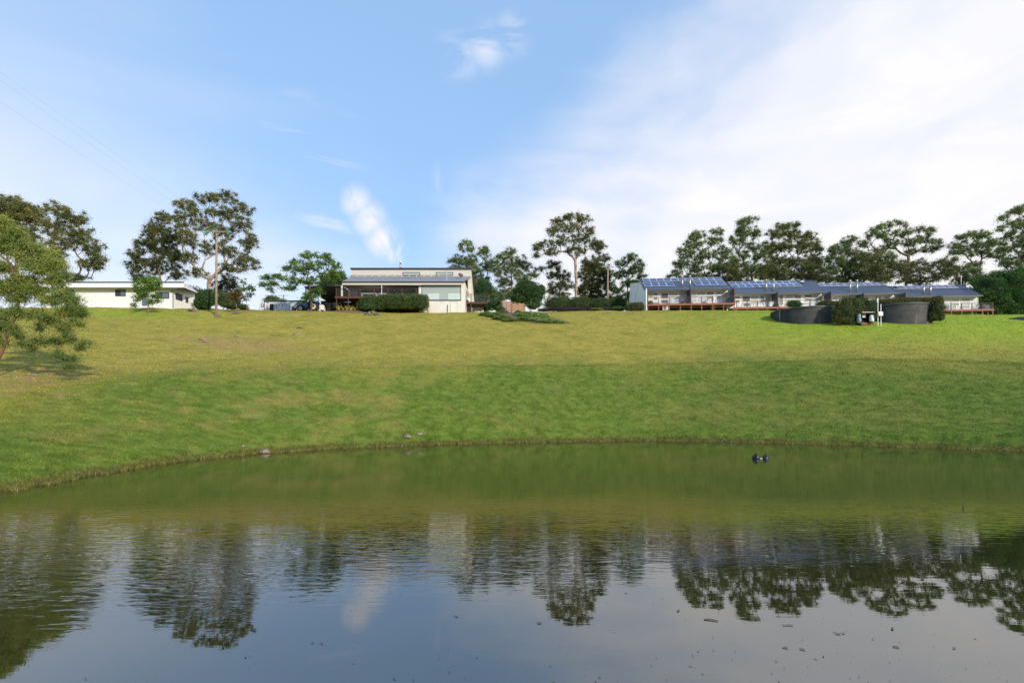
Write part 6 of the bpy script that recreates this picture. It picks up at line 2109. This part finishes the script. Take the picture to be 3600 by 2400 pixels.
bush('garden_shrub', 'small bushy green shrub between the rosette plant and the fence', 76.8, [(1757, 1086, 16, 12)], L['hedge'], 0.15, 0.07, 180, 93, amp=0.15, tonebias=0.1)
HG = 'hedges in the row before the far pole'
for i, (px, py, rx, ry, lab) in enumerate(((1960, 1066, 46, 22, 'leftmost clipped hedge of the row, round shouldered with gaps below'), (2035, 1066, 44, 22, 'second clipped hedge of the row, in front of the pale gum trunk'),
                                          (2112, 1068, 42, 19, 'third clipped hedge of the row, loose with sky showing through'), (2172, 1066, 28, 20, 'rightmost clipped hedge of the row, touching the white end wall'))):
    bush('clipped_hedge', lab, 86, [(px, py, rx, ry)], L['hedge'], 0.17, 0.09, 190, 100 + i, HG, boxy=2.9, amp=0.06, cat='hedge', depth=0.5, tonebias=-0.03)
for i, (px, py, rx, ry, lab) in enumerate(((1915, 1090, 24, 6, 'short purple leaved hedge at the left of the clipped row'), (2000, 1087, 78, 8, 'long low purple leaved hedge in front of the clipped row'), (2130, 1086, 22, 6, 'dark purple clump in front of the third clipped hedge'))):
    bush('purple_hedge', lab, 79, [(px, py, rx, ry)], L['purple'], 0.12, 0.07, 260, 110 + i, 'purple hedges', boxy=3.0, amp=0.06, cat='hedge', depth=0.3)
bush('ground_cover', 'flat bright green ground cover left of the purple clump', 78, [(2098, 1088, 22, 5)], L['coverg'], 0.14, 0.06, 200, 115, None, amp=0.1, cat='ground cover', tonebias=0.25)
bush('ground_cover', 'green ground cover at the foot of the rightmost clipped hedge', 79, [(2172, 1086, 26, 8)], L['coverg'], 0.14, 0.06, 200, 116, None, amp=0.1, cat='ground cover', tonebias=-0.05)
bush('red_shrub', 'dark red flecked rounded shrub against the white end wall', 77.2, [(2233, 1079, 30, 16), (2218, 1084, 18, 10), (2252, 1080, 12, 18)], L['redtip'], 0.15, 0.08, 220, 117, amp=0.08, boxy=2.5, depth=0.6, tonebias=0.08)


# ------------------------------------------------------------------ water tanks and pump gear
def tank_mat():
    m = mat('dark_tank_wall', (0.036, 0.038, 0.044), 0.8, var=0.22, vscale=0.9, c2=(0.062, 0.054, 0.048))
    t = NT(m.node_tree)
    b = t.nt.nodes['Principled BSDF']
    tc = t.n('ShaderNodeTexCoord')
    v = tc.outputs['Object']
    old = b.inputs['Base Color'].links[0].from_socket
    streak = t.noise(t.mapping(v, (3.2, 3.2, 0.35)), 1.0, 4, 0.6, 0.3)
    sep = t.n('ShaderNodeSeparateXYZ')
    t.link(v, sep.inputs[0])
    mk = t.math('MULTIPLY', t.smooth(streak, 0.60, 0.70), t.smooth(sep.outputs[2], 1.5, 0.3))
    t.link(t.mix(t.math('MULTIPLY', mk, 0.55), old, (0.30, 0.28, 0.25, 1)), b.inputs['Base Color'])
    return m


TM = tank_mat()


def tank(label, X, Y, R, z0, z1):
    t = thing('water_tank', label, 'water tank', (X, Y, z0), 0, 'round water tanks')
    h = z1 - z0
    MB().lathe([(R, -1.0), (R, h)], (0, 0, 0), 72).build('wall', TM, t, True)
    k = MB().lathe([(R + 0.003, h - 0.16), (R + 0.09, h - 0.15), (R + 0.09, h), (R - 0.12, h + 0.02), (R - 0.12, h - 0.2)], (0, 0, 0), 72)
    k.build('rim_band', M['grey'] if False else M['charcoal'], t)
    MB().lathe([(0.0, h + 0.12), (R * 0.5, h + 0.09), (R - 0.115, h + 0.0)], (0, 0, 0), 48).build('lid', M['charcoal'], t, True)
    return t


T1 = (36.2, 63.6, 3.6, 11.7, PZ(1074, 60.0))
T2 = (46.3, 62.0, 3.6, 11.7, PZ(1062, 58.4))
t1 = tank('dark round water tank at left, half dug into the lawn', *T1)
t2 = tank('dark round water tank at right, brown lit side, hedge behind its rim', *T2)
# overflow pipe on the left tank
a = math.radians(200)
px_, py_ = math.cos(a) * (T1[2] + 0.12), math.sin(a) * (T1[2] + 0.12)
h1 = T1[4] - T1[3]
MB().tube([(px_ * 0.97, py_ * 0.97, h1 - 0.1), (px_ * 1.04, py_ * 1.04, h1 - 0.15), (px_ * 1.05, py_ * 1.05, h1 - 0.35), (px_ * 1.05, py_ * 1.05, 0.6)], 0.07, 8).build('overflow_pipe', M['charcoal'], t1, True)

RT = 'red-tipped shrubs round the tanks'
bush('red_tipped_shrub', 'big rounded shrub with rusty tips between the two tanks', 58.6, [(2974, 1088, 44, 44), (2950, 1108, 26, 28), (3003, 1078, 34, 32), (2966, 1125, 36, 15), (2998, 1112, 22, 25)], L['redtip'], 0.16, 0.08, 190, 121, RT, amp=0.13, depth=0.5, droop=0.2, tonebias=0.02)
bush('red_tipped_shrub', 'darker shrub behind the pump shelter reaching the meter posts', 60.6, [(3055, 1085, 40, 34), (3035, 1065, 26, 20), (3085, 1090, 20, 30), (3060, 1110, 34, 26)], L['redtip'], 0.16, 0.08, 180, 122, RT, amp=0.14, depth=0.4, droop=0.2, tonebias=-0.08)
bush('red_tipped_shrub', 'hedge strip with red tips along the back rim of the right tank', 66.6, [(3130, 1062, 60, 13), (3215, 1057, 60, 12), (3270, 1058, 40, 14)], L['redtip'], 0.15, 0.08, 230, 123, RT, amp=0.1, depth=0.2, boxy=2.5, tipz=0.3)
bush('red_tipped_shrub', 'tall narrow shrub with red tips at the right side of the right tank', 58.6, [(3293, 1085, 24, 40), (3282, 1110, 20, 22), (3300, 1112, 18, 18), (3296, 1060, 17, 22)], L['redtip'], 0.15, 0.08, 210, 124, RT, amp=0.13, depth=0.9, droop=0.2, tipz=0.12)
bush('garden_shrub', 'round dark green shrub behind the rim of the left tank', 69.5, [(2790, 1068, 24, 13), (2800, 1072, 18, 10)], L['dense'], 0.14, 0.07, 230, 125, None, amp=0.12, depth=0.7)
bush('red_tipped_shrub', 'low rusty shrub behind the right rim of the left tank', 69.0, [(2910, 1068, 34, 12), (2890, 1072, 20, 10), (2940, 1070, 24, 12)], L['redtip'], 0.14, 0.07, 210, 126, RT, amp=0.14, depth=0.5)

EY = 58.2
ez = PZ(1136, EY)
sh = thing('pump_shelter', 'low dark pump shelter with flat roof between the tanks', 'pump shelter', (PX(3047, EY), EY, ez))
ex = sh.location.x


def eb(a, b, pt, pb, y0, y1, name, m, parent=sh):
    return MB().box(PX(a, EY) - ex, PX(b, EY) - ex, y0, y1, PZ(pb, EY) - ez, PZ(pt, EY) - ez).build(name, m, parent)


eb(3026, 3070, 1097.5, 1099.5, -0.25, 1.0, 'roof', M['board'])
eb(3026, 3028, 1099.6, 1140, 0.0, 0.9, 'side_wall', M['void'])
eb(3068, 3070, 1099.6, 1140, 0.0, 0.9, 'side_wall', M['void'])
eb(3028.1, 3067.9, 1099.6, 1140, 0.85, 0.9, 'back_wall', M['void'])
eb(3028.1, 3067.9, 1133, 1142, 0.0, 0.84, 'floor_slab', M['soil'])
bx_ = thing('control_box', 'cream control box mounted in the pump shelter', 'control box', (PX(3046, EY), EY + 0.5, PZ(1114, EY)))
MB().box(-0.22, 0.22, -0.1, 0.1, 0, 0.40).build('case', M['blind'], bx_)
MB().box(-0.19, 0.19, -0.13, -0.103, 0.03, 0.37).build('door', M['white'], bx_)
pv = thing('pressure_vessel', 'white upright cylinder beside the pump shelter', 'pressure tank', (PX(3064.5, EY - 0.2), EY - 0.2, PZ(1134, EY - 0.2)))
MB().lathe([(0.0, 0.10), (0.2, 0.12), (0.23, 0.2), (0.23, 0.72), (0.18, 0.84), (0.08, 0.88), (0, 0.88)], (0, 0, 0), 20).build('vessel', M['plastic'], pv, True)
MB().lathe([(0.15, 0.0), (0.17, 0.11), (0.0, 0.115)], (0, 0, 0), 16).build('stand', M['trim'], pv)
pm = thing('water_pump', 'small pump with pale upright pipe inside the shelter', 'pump', (PX(3037, EY), EY + 0.3, PZ(1133, EY)))
MB().lathe([(0, -0.16), (0.09, -0.16), (0.1, 0.12), (0.06, 0.16), (0, 0.16)], (0.1, 0, 0.12), 14, axis='x').build('motor', M['trim'], pm, True)
MB().tube([(-0.08, 0, 0.02), (-0.08, 0, 0.45)], 0.025, 8).build('pipe', M['plastic'], pm)
dm = thing('blue_drum', 'pale blue drum half hidden in the shrub left of the pump shelter', 'drum', (PX(3019, EY - 0.1), EY - 0.1, PZ(1136, EY - 0.1)))
MB().lathe([(0, 0), (0.2, 0), (0.21, 0.3), (0.22, 0.33), (0.21, 0.36), (0.21, 0.7), (0.22, 0.73), (0.21, 0.76), (0.2, 1.0), (0, 1.02)], (0, 0, 0), 20).build('barrel', M['skyblue'], dm, True)
MB().lathe([(0, 1.025), (0.04, 1.025), (0.04, 1.06), (0, 1.06)], (0.08, -0.05, 0), 10).build('cap', M['white'], dm)
MY = 57.6
mz = gz(PX(3092, MY), MY)
mt = thing('meter_box', 'grey meter box on two white posts in front of the right tank', 'meter box', (PX(3092, MY), MY, mz))
mx_ = mt.location.x
for a, top_, py0 in ((3087, 1047, 0), (3097.5, 1069, 0)):
    x = PX(a, MY) - mx_
    MB().box(x - 0.028, x + 0.028, 0.0, 0.06, -0.3, PZ(top_, MY) - mz).build('post', M['white'], mt)
MB().box(PX(3084, MY) - mx_, PX(3086.5, MY) - mx_, -0.02, 0.1, PZ(1063, MY) - mz, PZ(1050, MY) - mz).build('antenna', M['white'], mt)
bo = MB().box(PX(3083, MY) - mx_, PX(3099.5, MY) - mx_, -0.24, -0.004, PZ(1111, MY) - mz, PZ(1097, MY) - mz).build('box', M['grey'], mt)
MB().box(PX(3084, MY) - mx_, PX(3096.5, MY) - mx_, -0.262, -0.243, PZ(1110, MY) - mz, PZ(1098, MY) - mz).build('box_door', M['alu'], bo)
# dark low tank lid at the right frame edge
x, y, z = hit(3585, 1121)
ld = thing('sunken_tank_lid', 'low dark curved lid of a sunken tank at the right frame edge', 'tank lid', (x + 1.6, y + 0.6, z))
MB().lathe([(2.9, -0.6), (2.9, 0.06), (2.82, 0.10), (1.5, 0.24), (0, 0.30)], (0, 0, 0), 48).build('lid', M['charcoal'], ld, True)
MB().lathe([(0.3, 0.28), (0.3, 0.36), (0.0, 0.38)], (0.5, 0, 0), 18).build('hatch', M['trim'], ld)

# ------------------------------------------------------------------ on the water
for i, (px, py, r_b, lab) in enumerate(((2658, 1612, 0.142, 'larger left navy buoy floating on the pond'), (2691, 1611, 0.135, 'smaller right navy buoy floating lower in the pond'))):
    Yb = F * H / (py - YH)
    t = thing('buoy', lab, 'buoy', (PX(px, Yb), Yb, 0), 0, 'pair of navy buoys')
    sink = 0.045 if i == 0 else 0.005
    pr = [(r_b * math.cos(a_), sink + r_b * math.sin(a_)) for a_ in np.linspace(-math.pi / 2, math.pi / 2, 17)]
    MB().lathe(pr, (0, 0, 0), 28).build('float', M['buoy'], t, True)
    MB().lathe([(0.02, 0), (0.035, 0.0), (0.035, 0.05), (0.02, 0.05)], (0.0, 0, sink + r_b - 0.012), 12).build('eyelet', M['buoy'], t)
Yb = F * H / (1612 - YH)
rp = MB().tube([(PX(2668.5, Yb), Yb, 0.03), (PX(2674, Yb), Yb, 0.012), (PX(2681.5, Yb), Yb, 0.03)], 0.012, 6).build('buoy_rope', M['rope'])
tag(rp, 'short pale rope joining the two navy buoys', 'rope')
st = MB().tube([(PX(3387, 10.3), 10.3, -0.2), (PX(3386, 10.3), 10.3, 0.03), (PX(3389, 10.3), 10.3, 0.115)], [0.012, 0.012, 0.004], 6).build('stick', M['barkdark'])
tag(st, 'dark stick poking upright from the water at right', 'stick')


def at_water(px, py):
    Yw = F * H / (py - YH)
    return PX(px, Yw), Yw


def float_leaf(name, label, px, py, ln, wd, rot, m, cat, twig=False):
    x, y = at_water(px, py)
    ln, wd = ln * 0.75, wd * 0.5
    if twig:
        o = MB().tube([(-ln / 2, 0, 0.003), (0, 0.01, 0.006), (ln / 2 * 0.9, -0.005, 0.004), (ln / 2, 0.02, 0.004)], [wd, wd, wd * 0.7, wd * 0.3], 6).build(name, m)
    else:
        k = MB()
        n = 7
        up = [(-ln / 2 + ln * i / n, wd * math.sin(math.pi * i / n) ** 0.8, 0.006 + 0.004 * math.sin(i)) for i in range(n + 1)]
        dn = [(p[0], -p[1], 0.005) for p in up]
        k.add(up + dn, [(i, i + 1, n + 1 + i + 1, n + 1 + i) for i in range(n)])
        o = k.build(name, m)
    o.location = (x, y, 0.002)
    o.rotation_euler = (0, 0, rot)
    return tag(o, label, cat, 'leaves and twigs floating on the pond')


LG = mat('floating_green_leaf', (0.06, 0.09, 0.03), 0.5, var=0.2)
LB = mat('floating_brown_leaf', (0.07, 0.05, 0.03), 0.6, var=0.3)
for a in ((2500, 2180, 0.17, 0.010, -0.3, 'floating_twig', 'forked dark twig floating right of centre', True), (2384, 2147, 0.10, 0.016, 0.8, 'floating_leaf', 'narrow green leaf floating above the forked twig', False),
          (1895, 2190, 0.09, 0.022, 0.4, 'floating_leaf', 'green leaf cluster floating below the central tree reflection', False), (2943, 2227, 0.10, 0.022, -0.2, 'floating_leaf', 'broad green leaf floating at lower right', False),
          (2965, 2226, 0.045, 0.018, 0.3, 'floating_leaf', 'small dark leaf touching the broad green leaf', False), (2770, 2198, 0.12, 0.008, -0.1, 'floating_twig', 'thin twig left of the broad green leaf', True),
          (3137, 2210, 0.08, 0.022, 0.9, 'floating_leaf', 'crumpled brown leaf right of the broad green leaf', False), (3354, 2278, 0.04, 0.02, 0.1, 'floating_leaf', 'dark seed pod floating at the far lower right', False),
          (1603, 2167, 0.07, 0.02, 0.2, 'floating_leaf', 'dark leaf floating right of the cloud reflection', False), (1130, 2262, 0.05, 0.016, 0.0, 'floating_leaf', 'pale leaf floating below the cloud reflection', False),
          (2760, 2277, 0.05, 0.009, -0.4, 'floating_twig', 'short twig below and left of the broad green leaf', True), (300, 2386, 0.03, 0.012, 0.3, 'floating_leaf', 'small leaf floating at the bottom left', False),
          (3150, 2275, 0.06, 0.008, -0.5, 'floating_twig', 'short slanting twig below the crumpled brown leaf', True), (2820, 2283, 0.05, 0.008, -0.6, 'floating_twig', 'stubby twig directly below the broad green leaf', True)):
    float_leaf(a[5], a[6], a[0], a[1], a[2], a[3], a[4], LG if 'green' in a[6] else (LB if not a[7] else M['barkdark']), 'twig' if a[7] else 'leaf', a[7])
r = np.random.default_rng(99)
n = 480
px = 3700 - 3300 * np.abs(r.beta(1.1, 1.9, n))
py = r.uniform(2060, 2500, n)
keep = py > 2030 + 60 * np.sin(px * 0.004) + np.where(px < 1500, 90, 0)
px, py = px[keep], py[keep]
Yw = F * H / (py - YH)
xw = (px - 1800) / F * Yw
n = len(px)
a = r.normal(0, 0.6, n)
ln = r.gamma(1.0, 0.005, n) + 0.002
wd = ln * r.uniform(0.15, 0.4, n)
c, s = np.cos(a), np.sin(a)
z = 0.003
v = np.stack([np.stack([xw - c * ln, Yw - s * ln, np.full(n, z)], 1), np.stack([xw - s * wd, Yw + c * wd, np.full(n, z + 0.002)], 1),
              np.stack([xw + c * ln, Yw + s * ln, np.full(n, z)], 1), np.stack([xw + s * wd, Yw - c * wd, np.full(n, z + 0.002)], 1)], 1).reshape(-1, 3)
DB = leaf_mat('debris', [(0.02, 0.018, 0.01), (0.05, 0.04, 0.025), (0.07, 0.07, 0.03), (0.35, 0.32, 0.24)], 0.0, 0.7)
o = np_mesh('floating_debris', v, np.arange(4 * n).reshape(-1, 4), DB, tone=r.beta(1.3, 2.2, n))
tag(o, 'tiny specks of leaf litter drifting on the near water', 'leaf litter', kind='stuff')
